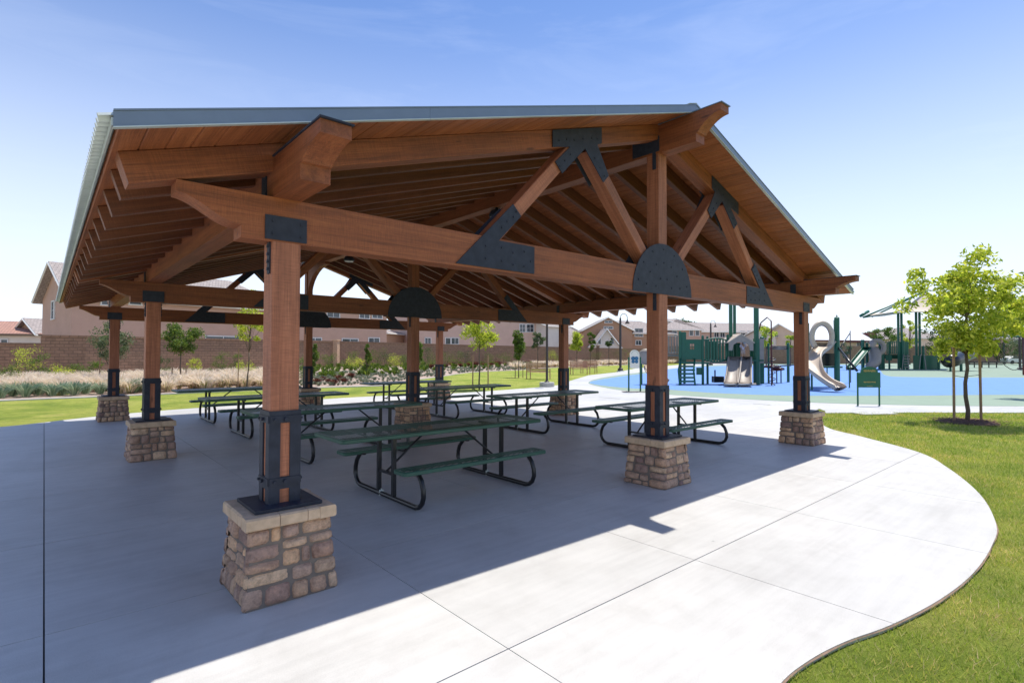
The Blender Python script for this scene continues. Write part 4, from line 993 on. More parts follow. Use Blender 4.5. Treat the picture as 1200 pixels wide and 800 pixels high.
house('house', 'brown gabled house behind the thin lamp post', (684, 108), (741, 108), 14, 6.4, 9.0, ST_BROWN, TILE_G, gable_face=True, wins=[(709, 376, 717, 378), (708, 383, 718, 385), (746, 0, 746, 0)][:2])
house('house', 'small white gabled wing in front of the brown gabled house', (696, 101), (726, 101), 6, 3.2, 6.4, ST_WHITE, TILE_G, gable_face=True, wins=[(701, 397, 704, 403), (716, 397, 719, 403)])
house('house', 'brown wing with pale roof left of the middle front post', (734, 109), (790, 112), 10, 6.0, 8.6, ST_BROWN, TILE_G, (False, True), [(744, 385, 753, 394), (745, 399, 751, 404)])
house('house', 'tan hip roofed house above the play bridge', (776, 112), (822, 113), 12, 6.8, 9.3, ST_TAN, TILE_G, (True, True), [(788, 388, 793, 394), (808, 387, 812, 393), (815, 387, 819, 393)])
house('house', 'long pinkish house with a broad pale roof behind the tall green posts', (820, 118), (910, 122), 13, 6.6, 8.9, ST_PINK, TILE_G, (False, False), [(837, 389, 842, 395), (844, 389, 849, 395), (868, 388, 873, 394), (876, 388, 881, 394), (895, 389, 899, 395)])
house('house', 'small white house left of the front right post', (909, 112), (932, 114), 9, 5.4, 7.2, ST_WHITE, TILE_G, (False, True), [(912, 389, 920, 394)])
bn = house('recreation_building', 'low building with broad white metal roof and dark red trim behind the curved slide', (948, 104), (1020, 108), 14, 4.6, 8.0, ST_CREAM, ROOF_W, (False, False), [(1004, 400, 1009, 406), (960, 400, 966, 406)], over=.8, cat='building')
Lb = (Vector(lane(1020, 108))-Vector(lane(948, 104))).length
m = MB(); m.box((Lb/2, -.85, 4.25), (Lb+1.8, .14, .42)); m.box((Lb+.95, 6, 5.3), (.25, 13, 1.6)); obj('red_trim', m, MAROON, bn)
for k, (A, B, ze, zr) in enumerate([((1060, 120), (1110, 124), 5.5, 8), ((1116, 122), (1172, 120), 5, 7.8), ((1176, 118), (1250, 122), 5.4, 8.2)]):
    house('house', ['pale house mostly hidden behind the far shade sail posts', 'pale house behind the crown of the staked tree', 'tan house at the right edge behind the swings'][k], A, B, 11, ze, zr, [ST_CREAM, ST_PINK, ST_TAN][k], TILE_G, (True, True), [(A[0]+12, 396, A[0]+18, 402)])
# hill
m = MB(); N1, N2 = 60, 14; vs = []
for i in range(N1+1):
    px = 560+760*i/N1
    for j in range(N2+1):
        d = 300+260*j/N2; x, y = lane(px, d); tt = math.sin(math.pi*min(1, j/N2*1.0))
        prof = 21*math.exp(-((px-788)/50)**2)+15*math.exp(-((px-1038)/42)**2)+15*math.exp(-((px-900)/120)**2)+12*math.exp(-((px-1200)/100)**2)+14*math.exp(-((px-620)/90)**2)
        vs.append((x, y, -2+tt*(prof+2.5*noise.noise(Vector((x*.02, y*.02, 0))))))
m.add(vs, [(i*(N2+1)+j, (i+1)*(N2+1)+j, (i+1)*(N2+1)+j+1, i*(N2+1)+j+1) for i in range(N1) for j in range(N2)])
HILLM = plain('dry_hillside', (.30, .28, .22), .95, 0, .2, .02); tag(obj('hill', m, HILLM, smooth=True), kind='structure')
C = []; rd = []
for i in range(900):
    px = rs.choice([rs.gauss(800, 40), rs.gauss(1038, 30), rs.uniform(740, 1100), rs.uniform(560, 700)])
    j = rs.uniform(.12, .60); d = 300+260*j; x, y = lane(px, d)
    prof = 21*math.exp(-((px-788)/50)**2)+15*math.exp(-((px-1038)/42)**2)+15*math.exp(-((px-900)/120)**2)+12*math.exp(-((px-1200)/100)**2)+14*math.exp(-((px-620)/90)**2)
    C.append((x, y, -2+math.sin(math.pi*j)*prof+2)); rd.append(rs.uniform(1.0, 2.8))
HT = leaf_cloud('hillside_trees', C, rd, 22000, 1.1, LF_GREY, None, aspect=.8); tag(HT, 'distant grey green trees covering the hill behind the houses', kind='stuff')
#PART4
# ------------------------------------------------------------------ playground
VA = math.atan2(_r.y, _r.x)
class Site:
    def __init__(s, name, label, cat, px0, d0, group=None): s.px0, s.d0 = px0, d0; s.t = thing(name, label, cat, cp(px0, d0, .004), VA, group)
    def q(s, px, d, z): return ((px-600)/FPX*d-(s.px0-600)/FPX*s.d0, d-s.d0, z)
    def post(s, px, d, z1, w=.13, mat=None, z0=-.05, nm='post', cap=True):
        m = MB(); x, y, _ = s.q(px, d, 0); m.lathe([(w/2, z0), (w/2, z1-.02), (w*.5, z1-.01), (w*.3, z1+.03), (.01, z1+.04)] if cap else [(w/2, z0), (w/2, z1)], (x, y, 0), 12); return obj(nm, m, mat or PGREEN, s.t, smooth=False)
    def bar(s, a, b, r, mat=None, nm='rail', n=8):
        m = MB(); m.tube([a, b], r, n); return obj(nm, m, mat or PGREEN, s.t, smooth=True)
    def panel(s, pxa, pxb, d, z0, z1, mat=None, nm='panel', th=.05, hole=None, arch=0):
        a, b = s.q(pxa, d, 0), s.q(pxb, d, 0); m = MB()
        if hole:
            x0, x1 = s.q(hole[0], d, 0)[0], s.q(hole[2], d, 0)[0]; h0, h1 = hole[3], hole[1]
            for X0, X1, Z0, Z1 in ((a[0], x0, z0, z1), (x1, b[0], z0, z1), (x0, x1, z0, h0), (x0, x1, h1, z1)): m.box(((X0+X1)/2, a[1], (Z0+Z1)/2), (X1-X0, th, Z1-Z0))
            m.box(((x0+x1)/2, a[1], (h0+h1)/2), (.03, th*.8, h1-h0)); m.box(((x0+x1)/2, a[1], (h0+h1)/2), (x1-x0, th*.7, .03))
        else:
            n = 10; poly = [(a[0], z0), (b[0], z0)]+[(b[0]+(a[0]-b[0])*k/n, z1+arch*math.sin(math.pi*k/n)) for k in range(n+1)]; m.prism(poly, a[1]-th/2, a[1]+th/2, 'y')
        return obj(nm, m, mat or PGREEN, s.t)
    def slats(s, pxa, pxb, d, z0, z1, n, mat=None, arch=0., sag=0.):
        a, b = s.q(pxa, d, 0), s.q(pxb, d, 0)
        f = lambda u: arch*math.sin(math.pi*u); g = lambda u: -sag*math.sin(math.pi*u)
        for z, ff in ((z0, g), (z1, f)):
            m = MB(); m.tube([(a[0]+(b[0]-a[0])*k/8, a[1], z+ff(k/8)) for k in range(9)], .035, 8); obj('rail', m, mat or PGREEN, s.t, smooth=True)
        for k in range(n):
            u = (k+.5)/n; x = a[0]+(b[0]-a[0])*u; m = MB(); w = (b[0]-a[0])/n*.55; m.box((x, a[1], (z0+g(u)+z1+f(u))/2), (w, .03, z1+f(u)-z0-g(u))); obj('slat', m, mat or PGREEN, s.t)
def chute(site, path, w, depth, mat, nm='slide', under=None, th=.03, wide=None):
    """open trough swept along path of (x,y,z, side vector angle)"""
    m = MB(); P = [Vector(p[:3]) for p in path]; k = len(P); sec = []
    n = 9
    for i in range(n):
        a = math.pi*(i/(n-1)); sec.append((-math.cos(a)*w/2, -math.sin(a)**.7*depth*.8))
    sec = [(-w/2-.05, .05), (-w/2-.02, .09), (-w/2+.01, .05)]+sec+[(w/2-.01, .05), (w/2+.02, .09), (w/2+.05, .05)]
    out = [(x*1.08, z-th-.02 if abs(x) < w/2-.02 else z-.03) for x, z in reversed(sec)]
    ring = sec+out; vs = []
    for i, p in enumerate(P):
        d = (P[min(i+1, k-1)]-P[max(i-1, 0)]); dh = Vector((d.x, d.y, 0)).normalized(); side = Vector((-dh.y, dh.x, 0))
        bank = path[i][3] if len(path[i]) > 3 else 0
        up = side.cross(d.normalized())*-1; up = up if up.z > 0 else -up
        s2 = side*math.cos(bank)+up*math.sin(bank); u2 = up*math.cos(bank)-side*math.sin(bank)
        wf = wide(i/(k-1)) if wide else 1
        for x, z in ring: vs.append(p+s2*x*wf+u2*z)
    q = len(ring); m.add(vs, [(i*q+j, i*q+(j+1) % q, (i+1)*q+(j+1) % q, (i+1)*q+j) for i in range(k-1) for j in range(q)]+[tuple(range(q)), tuple((k-1)*q+j for j in reversed(range(q)))])
    return obj(nm, m, mat, site.t, smooth=True)
def zz(py, d): return hz(py, d)
D1 = 29.6; S1 = Site('play_structure', 'green play structure with double slide, slatted bridge and tall posts on the blue surface', 'play structure', 840, D1)
for px, d, yt, w in ((797, D1, 388, .16), (802, D1+1.2, 389, .14), (823.5, D1, 393, .14), (829, D1+.9, 394, .13), (853, D1+.3, 392, .16), (862.5, D1+1.3, 396, .13), (893, D1+1.2, 394, .22), (880, D1+1.4, 398, .13)):
    S1.post(px, d, zz(yt, d), w)
for px, d, w in ((856.5, D1+.6, .2), (861, D1+1.4, .17), (886.5, D1+.2, .27)): S1.post(px, d, 5.3, w)
for px, d, w in ((856.5, D1+.6, .3), (886.5, D1+.2, .36)): S1.post(px, d, zz(396, d), w, nm='post_sleeve', cap=False)
m = MB(); a = S1.q(812, D1+.6, 0); m.box((a[0], a[1], 1.18), (1.35, 1.3, .08)); obj('deck', m, PGREEN, S1.t)
m = MB(); a = S1.q(870, D1+.7, 0); m.box((a[0], a[1], 1.35), (1.75, 1.4, .08)); obj('deck', m, PGREEN, S1.t)
m = MB(); a = S1.q(838, D1+.6, 0); m.box((a[0], a[1], 1.22), (1.3, .9, .07)); obj('bridge_deck', m, PGREY, S1.t)
S1.panel(804, 822.5, D1+.02, 1.38, 2.5, hole=(808.5, 2.25, 813.5, 1.95), arch=.06)
S1.panel(796, 804, D1+.03, 1.2, 2.9)
S1.slats(825, 852.5, D1+.1, 1.38, 2.45, 8, arch=.12, sag=.12)
S1.slats(829, 861, D1+1.1, 1.38, 2.4, 8)
S1.slats(766, 795, D1+.9, 1.75, 2.72, 9, mat=PGREY)
S1.panel(757, 796, D1+1.1, 1.55, 1.68, mat=PGREY, nm='bridge_edge')
S1.panel(816, 822, D1-.02, .55, .95)
m = MB(); a = S1.q(841, D1+.4, 0); m.box((a[0], a[1], .28), (.55, .4, .34)); m.box((a[0]-.1, a[1]+.15, .6), (.06, .06, .4)); obj('play_seat', m, TUBE, S1.t)
# climber with broad rungs
for px in (796.5, 814.5):
    a = S1.q(px, D1-.75, 0); b = S1.q(px+(1.5 if px < 800 else -.3), D1-.08, 1.42); m = MB(); m.tube([(a[0], a[1], 0), (a[0], (a[1]+b[1])/2-.1, .8), b], .05, 8); obj('climber_rail', m, PGREEN, S1.t, smooth=True)
for k in range(6):
    t_ = (k+.5)/6; a = S1.q(797.5, D1-.78+.68*t_, .12+1.2*t_); b = S1.q(814, D1-.78+.68*t_, 0); m = MB(); m.box(((a[0]+b[0])/2, a[1], a[2]), (b[0]-a[0], .12, .10)); obj('rung', m, PGREEN, S1.t)
# beige roof over the slide entrance
a = S1.q(854, D1-.1, 0)[0]; b = S1.q(880.5, D1-.1, 0)[0]; y0 = -.25; c = (a+b)/2; zr_, ze_ = zz(392, D1), zz(401.5, D1)
m = MB(); m.prism([(a-.05, ze_-.4), (a-.05, ze_+.08), (c, zr_), (b+.05, ze_+.08), (b+.05, ze_-.4), (b-.14, ze_-.4), (b-.2, ze_-.08), (c+.18, ze_+.06), (c-.18, ze_+.06), (a+.2, ze_-.08), (a+.14, ze_-.4)], y0, y0+.07, 'y'); obj('entrance_arch', m, PGREY, S1.t)
m = MB(); m.prism([(a-.12, ze_+.0), (c, zr_+.02), (b+.12, ze_), (b+.12, ze_+.05), (c, zr_+.08), (a-.12, ze_+.05)], y0-.02, y0+1.5, 'y'); obj('roof', m, PBEIGE, S1.t)
S1.panel(856, 867.5, D1+1.35, 1.4, 2.35)
for k in (0, 1):
    xa = S1.q(861.5+11*k, D1-.15, 0)[0]; xb = S1.q(855+15.5*k, D1-1.9, 0)[0]; pts = []
    for i in range(15):
        t_ = i/14; z = 1.34*(1-t_)**1.25*(1-.12*math.sin(3.1*t_))+.17 if t_ < .86 else .20-.06*(t_-.86); z = max(z, .17); pts.append((xa+(xb-xa)*t_, -.15-1.9*t_, z+.09*math.sin(t_*7)*(1-t_)))
    chute(S1, pts, .60, .17, PGREY if False else PGREY, 'slide')
m = MB(); xa = S1.q(851, D1-2.05, 0)[0]; m.tube([(S1.q(847, D1-1.9, 0)[0]+i*.16, -2.12, .17-.02*abs(math.sin(i*1.57*.55))) for i in range(11)], .055, 8); obj('slide_lip', m, PBEIGE, S1.t, smooth=True)
# side panels and tubular equipment right of the slides
S1.panel(889, 895, D1+.1, 1.2, 2.55, mat=PGREY); S1.panel(888, 894.5, D1+.3, .1, 1.15); S1.panel(880, 884, D1+.6, 1.35, 2.3)
a = S1.q(904, D1-.4, 0); m = MB(); m.tube([(a[0]-.3, a[1]+.9, 2.9), (a[0]-.28, a[1]+.6, 3.45), (a[0]-.12, a[1]+.2, 3.72), (a[0], a[1], 3.5), (a[0], a[1], -.02)], .035, 8); obj('climbing_pole', m, MAROON, S1.t, smooth=True)
m = MB(); m.tube([(a[0]+.19*math.cos(u*.6), a[1]+.19*math.sin(u*.6), .02+u*.034) for u in range(46)], .022, 6); obj('spiral_climber', m, TUBE, S1.t, smooth=True)
S1.post(900.5, D1+1.4, 2.3, .11); S1.post(923.5, D1+3, 2.35, .16)
for z in (2.02, 2.12): S1.bar(S1.q(899, D1+1.4, z), S1.q(923.5, D1+3, z), .03, TUBE)
S1.bar(S1.q(893, D1+.6, .95), S1.q(944, D1+1.0, 1.15), .035, TUBE, 'balance_bar')
a = S1.q(909, D1+1.8, 0)
for k in range(4):
    m = MB(); m.lathe([(.05, 0), (.42-.05*k, .05), (.40-.05*k, .16), (.1, .2)], (a[0]-.25+k*.22, a[1]+k*.12, .86-.08*k+.1*(k % 2)), 12); obj('stepping_pod', m, TUBE if k % 2 else MAROON, S1.t, smooth=True)
for k in range(3): S1.post(905+k*5, D1+1.8+.12*k, .9, .07, TUBE, cap=False)
# curved slide behind the middle front post
pts = [(S1.q(772-14*math.sin(t_*2.6)+6*t_, 0+D1, 0)[0], .8-2.1*t_, 1.7-1.5*t_, .25) for t_ in [i/12 for i in range(13)]]
chute(S1, pts, .62, .2, PBEIGE, 'curved_slide')
m = MB(); a = S1.q(757, D1, 0); m.lathe([(.1, 0), (.45, .02), (.45, .12), (.1, .14)], (0, 0, 0), 20); o = obj('bubble_panel', m, PGREY, S1.t, smooth=True); o.matrix_local = Matrix.Translation((a[0], 0, zz(417.5, D1)))@Matrix.Rotation(math.pi/2, 4, 'X')
S1.post(752, D1+.2, 1.2, .08, cap=False)

# tower with the looping beige slide
D2 = 26.4; S2 = Site('slide_tower', 'green slide tower with a tall looping beige slide right of the front right post', 'play structure', 965, D2)
for px, d, yt, w in ((946.5, D2+1.2, 378, .17), (981, D2+.5, 371, .24), (979, D2+1.6, 374, .15)): S2.post(px, d, zz(yt, d), w)
m = MB(); a = S2.q(981, D2+.5, 0); m.lathe([(.03, 0), (.045, .06), (.01, .18)], (a[0], a[1], zz(371, D2)), 8); obj('finial', m, TUBE, S2.t)
m = MB(); a = S2.q(962, D2+1.3, 0); m.box((a[0], a[1], 1.05), (1.5, 1.2, .08)); obj('deck', m, PGREEN, S2.t)
S2.panel(960, 978, D2+.95, 1.1, 1.75, mat=TUBE)
# ring hood
cxp = S2.q(963.5, D2+.2, 0)
m = MB(); ring = []
for k in range(25):
    a = R(-52)+R(284)*k/24; ring.append((cxp[0]+.50*math.cos(a), cxp[1], zz(390, D2)-.12+.66*math.sin(a)*1.02))
m.tube(ring, .115, 10); obj('slide_hood', m, PBEIGE, S2.t, smooth=True)
m = MB(); m.tube([(x*1.0+.06, y+.12, z-.03) for x, y, z in ring], .125, 10); obj('slide_hood_back', m, PGREY, S2.t, smooth=True)
ctrl = [(966, .75, 400, 0), (964, .45, 403.5, .05), (961, .1, 408, .15), (955, -.15, 413, .3), (951.5, -.55, 419, .2), (952, -.95, 426, 0), (956.5, -1.35, 433, -.15), (964, -1.7, 440, -.15), (972, -2.0, 445.5, -.1), (979, -2.25, 449, 0), (985, -2.45, 450.5, 0)]
pts = []
for i in range(len(ctrl)-1):
    for k in range(3):
        t_ = k/3; c_ = [ctrl[i][j]+(ctrl[i+1][j]-ctrl[i][j])*t_ for j in range(4)]; d = D2+c_[1]; p = S2.q(c_[0], d, max(.2, zz(c_[2], d))); pts.append((*p, c_[3]))
c_ = ctrl[-1]; d = D2+c_[1]; pts.append((*S2.q(c_[0], d, .2), 0))
for _ in range(2):
    pts = [pts[0]]+[tuple((pts[i-1][j]+2*pts[i][j]+pts[i+1][j])/4 for j in range(4)) for i in range(1, len(pts)-1)]+[pts[-1]]
chute(S2, pts, .66, .22, PBEIGE, 'slide', wide=lambda v: 1+.35*max(0, 1-v*5))
S2.post(951, D2-.9, .9, .09, cap=False); S2.post(969, D2+2.6, 1.2, .06, cap=False)
S2.bar(S2.q(983, D2+.4, 2.0), S2.q(1004, D2-1.6, .95), .055, TUBE, 'ladder_beam'); S2.post(995, D2+.9, .95, .06, cap=False); S2.post(996.5, D2+6, 3.1, .05, mat=TUBE)
S2.bar(S2.q(996.5, D2+6, 3.0), S2.q(985, D2+4, 2.1), .03, TUBE)
# far structure under the shade sail
D3 = 61.; S3 = Site('play_structure', 'farther green play structure with grey tube slide under the cream shade sail', 'play structure', 1050, D3)
for px, yt, w in ((1011, 397, .35), (1016, 400, .3), (1031, 396, .25), (1035, 399, .3), (1042, 400, .2), (1058, 398, .4), (1063, 399, .3), (1082, 404, .25), (1100, 412, .25)): S3.post(px, D3+rs.uniform(-.4, 1), zz(yt, D3), w)
for px, yt in ((1053, 363), (1056.8, 363), (1074, 363), (1078, 364)): S3.post(px, D3+1, zz(yt, D3), .26)
S3.slats(1038.5, 1051.5, D3, zz(413, D3), zz(399, D3), 6); S3.panel(1033, 1052, D3+1, zz(419, D3), zz(414, D3), nm='deck'); S3.panel(1029, 1036, D3-.2, 0, zz(414, D3)); S3.panel(1052, 1064, D3, zz(430, D3), zz(399, D3)); S3.panel(1070, 1100, D3+.3, .0, zz(415, D3)); S3.panel(1038, 1045, D3+.2, zz(421, D3), zz(415, D3))
pts = [(*S3.q(1016-20*t_, D3-1-2*t_, zz(408, D3)*(1-t_)+.2), 0) for t_ in [i/8 for i in range(9)]]; chute(S3, pts, .8, .25, PGREEN, 'slide')
m = MB(); xc = S3.q(1027, D3-.6, 0)[0]; zc_ = zz(405.5, D3)
rg = [(xc+.72*math.cos(R(150)-R(380)*k/24), -.6-.02*k, zc_+.72*math.sin(R(150)-R(380)*k/24)) for k in range(25)]
m.tube([(xc-.55, -.9, zc_-.3), (xc-.6, -1.3, zc_-.9), (xc-1.0, -1.9, zc_-1.6), (xc-1.7, -2.5, .55), (xc-2.3, -2.8, .40)], [.55, .58, .55, .48, .42], 12)
m.tube(rg, .26, 10); obj('tube_slide', m, PGREY, S3.t, smooth=True)
for px in (1063, 1083): 
    for q_ in (0, 4): S3.bar(S3.q(px-4+q_, D3-.4, zz(414, D3)), S3.q(px-6+q_*2, D3-2.2, .05), .04, PGREY, 'ladder_rail')
for k in range(5): S3.bar(S3.q(1059.5, D3-.6-.35*k, 1.5-.3*k), S3.q(1066, D3-.6-.35*k, 1.5-.3*k), .04, PGREY, 'rung')
# shade sail: tent roof with struts
ap = S3.q(1086, D3+1, zz(338, D3)); cr = [S3.q(1012, D3-3.5, zz(370.5, D3-3.5)), S3.q(1118, D3-3.5, zz(367, D3-3.5)), S3.q(1112, D3+5, zz(368, D3+5)), S3.q(1022, D3+5, zz(370, D3+5))]
m = MB(); n = 8; vs = []; fs = []
for e in range(4):
    A, B = Vector(cr[e]), Vector(cr[(e+1) % 4]); base = len(vs)
    for i in range(n+1):
        ed = A.lerp(B, i/n); ed.z -= -.5*math.sin(math.pi*i/n); cen = (Vector(ap)-ed); ed += Vector((cen.x, cen.y, 0)).normalized()*.5*math.sin(math.pi*i/n)
        for j in range(n+1): t_ = j/n; p = ed.lerp(Vector(ap), t_); p.z -= .9*math.sin(math.pi*t_); vs.append(p)
    fs += [(base+i*(n+1)+j, base+(i+1)*(n+1)+j, base+(i+1)*(n+1)+j+1, base+i*(n+1)+j+1) for i in range(n) for j in range(n)]
m.add(vs, fs); o = obj('shade_sail', m, SAIL, S3.t, smooth=True)
for k, c in enumerate(cr):
    S3.bar(c, ap, .09, PGREEN, 'sail_strut')
    if k == 0: S3.bar(c, (c[0]*.3+ap[0]*.7, c[1]*.3+ap[1]*.7, ap[2]-2.4), .09, PGREEN, 'sail_strut')
for px in (1010, 1030): S3.bar(S3.q(px-1, D3-3.6, zz(371.5, D3)), S3.q(px+8 if px < 1020 else px, D3-3, zz(366, D3)), .16, PGREEN, 'sail_bracket') if px < 1020 else None
# tube crawl
S4 = Site('crawl_tube', 'dark crawl tube behind the trunk of the staked tree', 'play equipment', 1125, 55)
m = MB(); a = S4.q(1111, 54, 1.0); b = S4.q(1131, 56, 1.6); c = S4.q(1144, 57, 2.1); m.tube([a, S4.q(1118, 54.6, 1.1), b, c], .62, 14); obj('tube', m, TUBE, S4.t, smooth=True)
S4.post(1126, 55.5, 1.0, .25); S4.post(1113.5, 54.5, .8, .2); S4.panel(1118, 1130, 56.2, 1.0, 1.6, mat=TUBE)
# swing at right
S5 = Site('swing_set', 'belt swing hanging from its frame at the right edge of the rubber surface', 'swing', 1188, 45)
m = MB(); pa = [S5.q(1176.5, 45, z) for z in (3.2, .85)]+[S5.q(1177+k*3.1, 45, .85-.42*math.sin(math.pi*k/7)) for k in range(1, 7)]+[S5.q(1199, 45, z) for z in (.85, 3.2)]
m.tube(pa, .03, 6); obj('swing_belt', m, TUBE, S5.t, smooth=True); S5.post(1199.5, 45.6, 3.3, .2, mat=MAROON); S5.bar(S5.q(1170, 45, 3.25), S5.q(1240, 45, 3.25), .06, PGREEN, 'top_beam'); S5.post(1238, 45, 3.3, .16)
for k, px in enumerate((1163, 1146)):
    S6 = Site('far_picnic_table', 'dark picnic table beyond the rubber surface, '+('right' if k == 0 else 'left')+' one of the pair under the trees', 'picnic table', px, 70, 'far picnic tables beyond the playground')
    m = MB(); m.box((0, 0, .78), (1.9, .9, .08)); obj('tabletop', m, TUBE, S6.t); m = MB(); m.box((0, -.75, .48), (1.9, .3, .07)); m.box((0, .75, .48), (1.9, .3, .07)); obj('bench_seat', m, TUBE, S6.t)
    for sx in (-.5, .5): m = MB(); m.box((sx, 0, .38), (.09, .09, .8)); m.box((sx, 0, .42), (.07, 1.7, .07)); obj('leg', m, TUBE, S6.t)
# parked car far right
S7 = Site('parked_car', 'pale parked car far behind the swings at the right edge', 'car', 1190, 100)
m = MB(); m.prism([(-2.2, .35), (2.2, .35), (2.25, .8), (1.9, .95), (1.2, 1.0), (.6, 1.42), (-1.1, 1.45), (-1.8, 1.0), (-2.25, .9)], -.85, .85, 'y'); obj('body', m, WHITE, S7.t)
m = MB(); m.prism([(1.05, 1.0), (.55, 1.36), (-1.05, 1.39), (-1.6, 1.02)], -.87, .87, 'y'); obj('side_glass', m, GLASS, S7.t)
for x in (-1.4, 1.4):
    for y in (-.8, .8): m = MB(); m.prism([(x+.33*math.cos(k*math.pi/8), .33+.33*math.sin(k*math.pi/8)) for k in range(16)], y-.1, y+.1, 'y'); obj('wheel', m, TUBE, S7.t)
# signs
GOLD = plain('gold_lettering', (.45, .33, .10), .5)
S8 = Site('park_sign', 'dark green arched sign with gold lettering on two posts right of the looping slide', 'sign', 1017, 17.9); k_ = FPX/18.7
gs = 17.9
for px in (1004.6, 1029.8): S8.post(px, gs, zz(435, gs), .055, cap=False)
poly = []
x0, x1 = S8.q(1004.5, gs, 0)[0], S8.q(1030, gs, 0)[0]; zt0, zb0 = zz(435.5, gs), zz(452.6, gs)
poly = [(x0, zb0), (x1, zb0), (x1, zt0), (x1-.09, zt0+.01)]+[((x0+x1)/2+.285*math.cos(a), zt0+.02+.19*math.sin(a)) for a in [math.pi*k/12 for k in range(13)]]+[(x0+.09, zt0+.01), (x0, zt0)]
m = MB(); m.prism(poly, -.06, -.02, 'y'); obj('sign_board', m, PGREEN, S8.t)
def lettering(par, x, z, y, txt, size, mat, arc=None):
    cu = bpy.data.curves.new('lettering', 'FONT'); cu.body = txt; cu.size = size; cu.align_x = 'CENTER'; cu.align_y = 'CENTER'; cu.extrude = .003; cu.materials.append(mat)
    o = bpy.data.objects.new('lettering', cu); COL.objects.link(o); dg = bpy.context.evaluated_depsgraph_get(); me = bpy.data.meshes.new_from_object(o.evaluated_get(dg)); bpy.data.objects.remove(o); 
    l = link('lettering', me, par); l.matrix_local = Matrix.Translation((x, y, z))@Matrix.Rotation(math.pi/2, 4, 'X'); return l
# the real words cannot be made out: rows of short gold strokes of the same size
def strokes(par, cx, z, y, w, h, n, mat):
    m = MB(); r_ = random.Random(n)
    for k in range(n):
        u = (k+.5)/n; hh = h*r_.uniform(.6, 1); m.box((cx-w/2+w*u, y, z+r_.uniform(-.1, .1)*h), (w/n*.55, .006, hh))
    tag(obj('lettering', m, mat, par), kind='stuff')
mx_ = (x0+x1)/2
strokes(S8.t, mx_, zz(433.2, gs), -.063, .40, .075, 11, GOLD); strokes(S8.t, mx_, zz(446.2, gs), -.063, .40, .05, 12, GOLD); strokes(S8.t, mx_, zz(451, gs), -.063, .2, .02, 8, GOLD)
ds = 24.0; S9 = Site('arched_play_panel', 'white arched panel with blue emblem between green posts, left of the middle front post', 'play panel', 743.5, ds)
for px in (736.8, 750.4): S9.post(px, ds, zz(418, ds), .075, cap=False)
xa, xb = S9.q(738.2, ds, 0)[0], S9.q(749.2, ds, 0)[0]; c = (xa+xb)/2; w_ = (xb-xa)/2; z0_ = zz(431, ds); z1_ = zz(415, ds)
poly = [(xa, z0_), (xb, z0_)]+[(c+w_*math.cos(math.pi*k/12), z1_+w_*math.sin(math.pi*k/12)) for k in range(13)]
m = MB(); m.prism(poly, -.03, .03, 'y'); obj('panel', m, WHITE, S9.t)
EMB = plain('blue_emblem', (.02, .14, .30), .5)
for sx in (-1, 1):
    for zq, rq in ((.075, .09), (-.07, .075)):
        m = MB(); m.prism([(c+sx*.075+rq*math.cos(k*math.pi/8), zz(421.5, ds)+zq+rq*math.sin(k*math.pi/8)) for k in range(16)], -.045-.002*(zq > 0), -.031, 'y'); obj('emblem', m, EMB, S9.t)
m = MB(); m.prism([(c+w_*.8*math.cos(math.pi*k/12), z1_+w_*.8*math.sin(math.pi*k/12)) for k in range(13)]+[(c+w_*.66*math.cos(math.pi*k/12), z1_+w_*.66*math.sin(math.pi*k/12)) for k in range(12, -1, -1)], -.036, -.0305, 'y'); obj('arch_line', m, GALV, S9.t)
m = MB(); m.box((0, 0, .01), (1.1, .35, .02)); obj('base_pad', m, PGREY, S9.t)
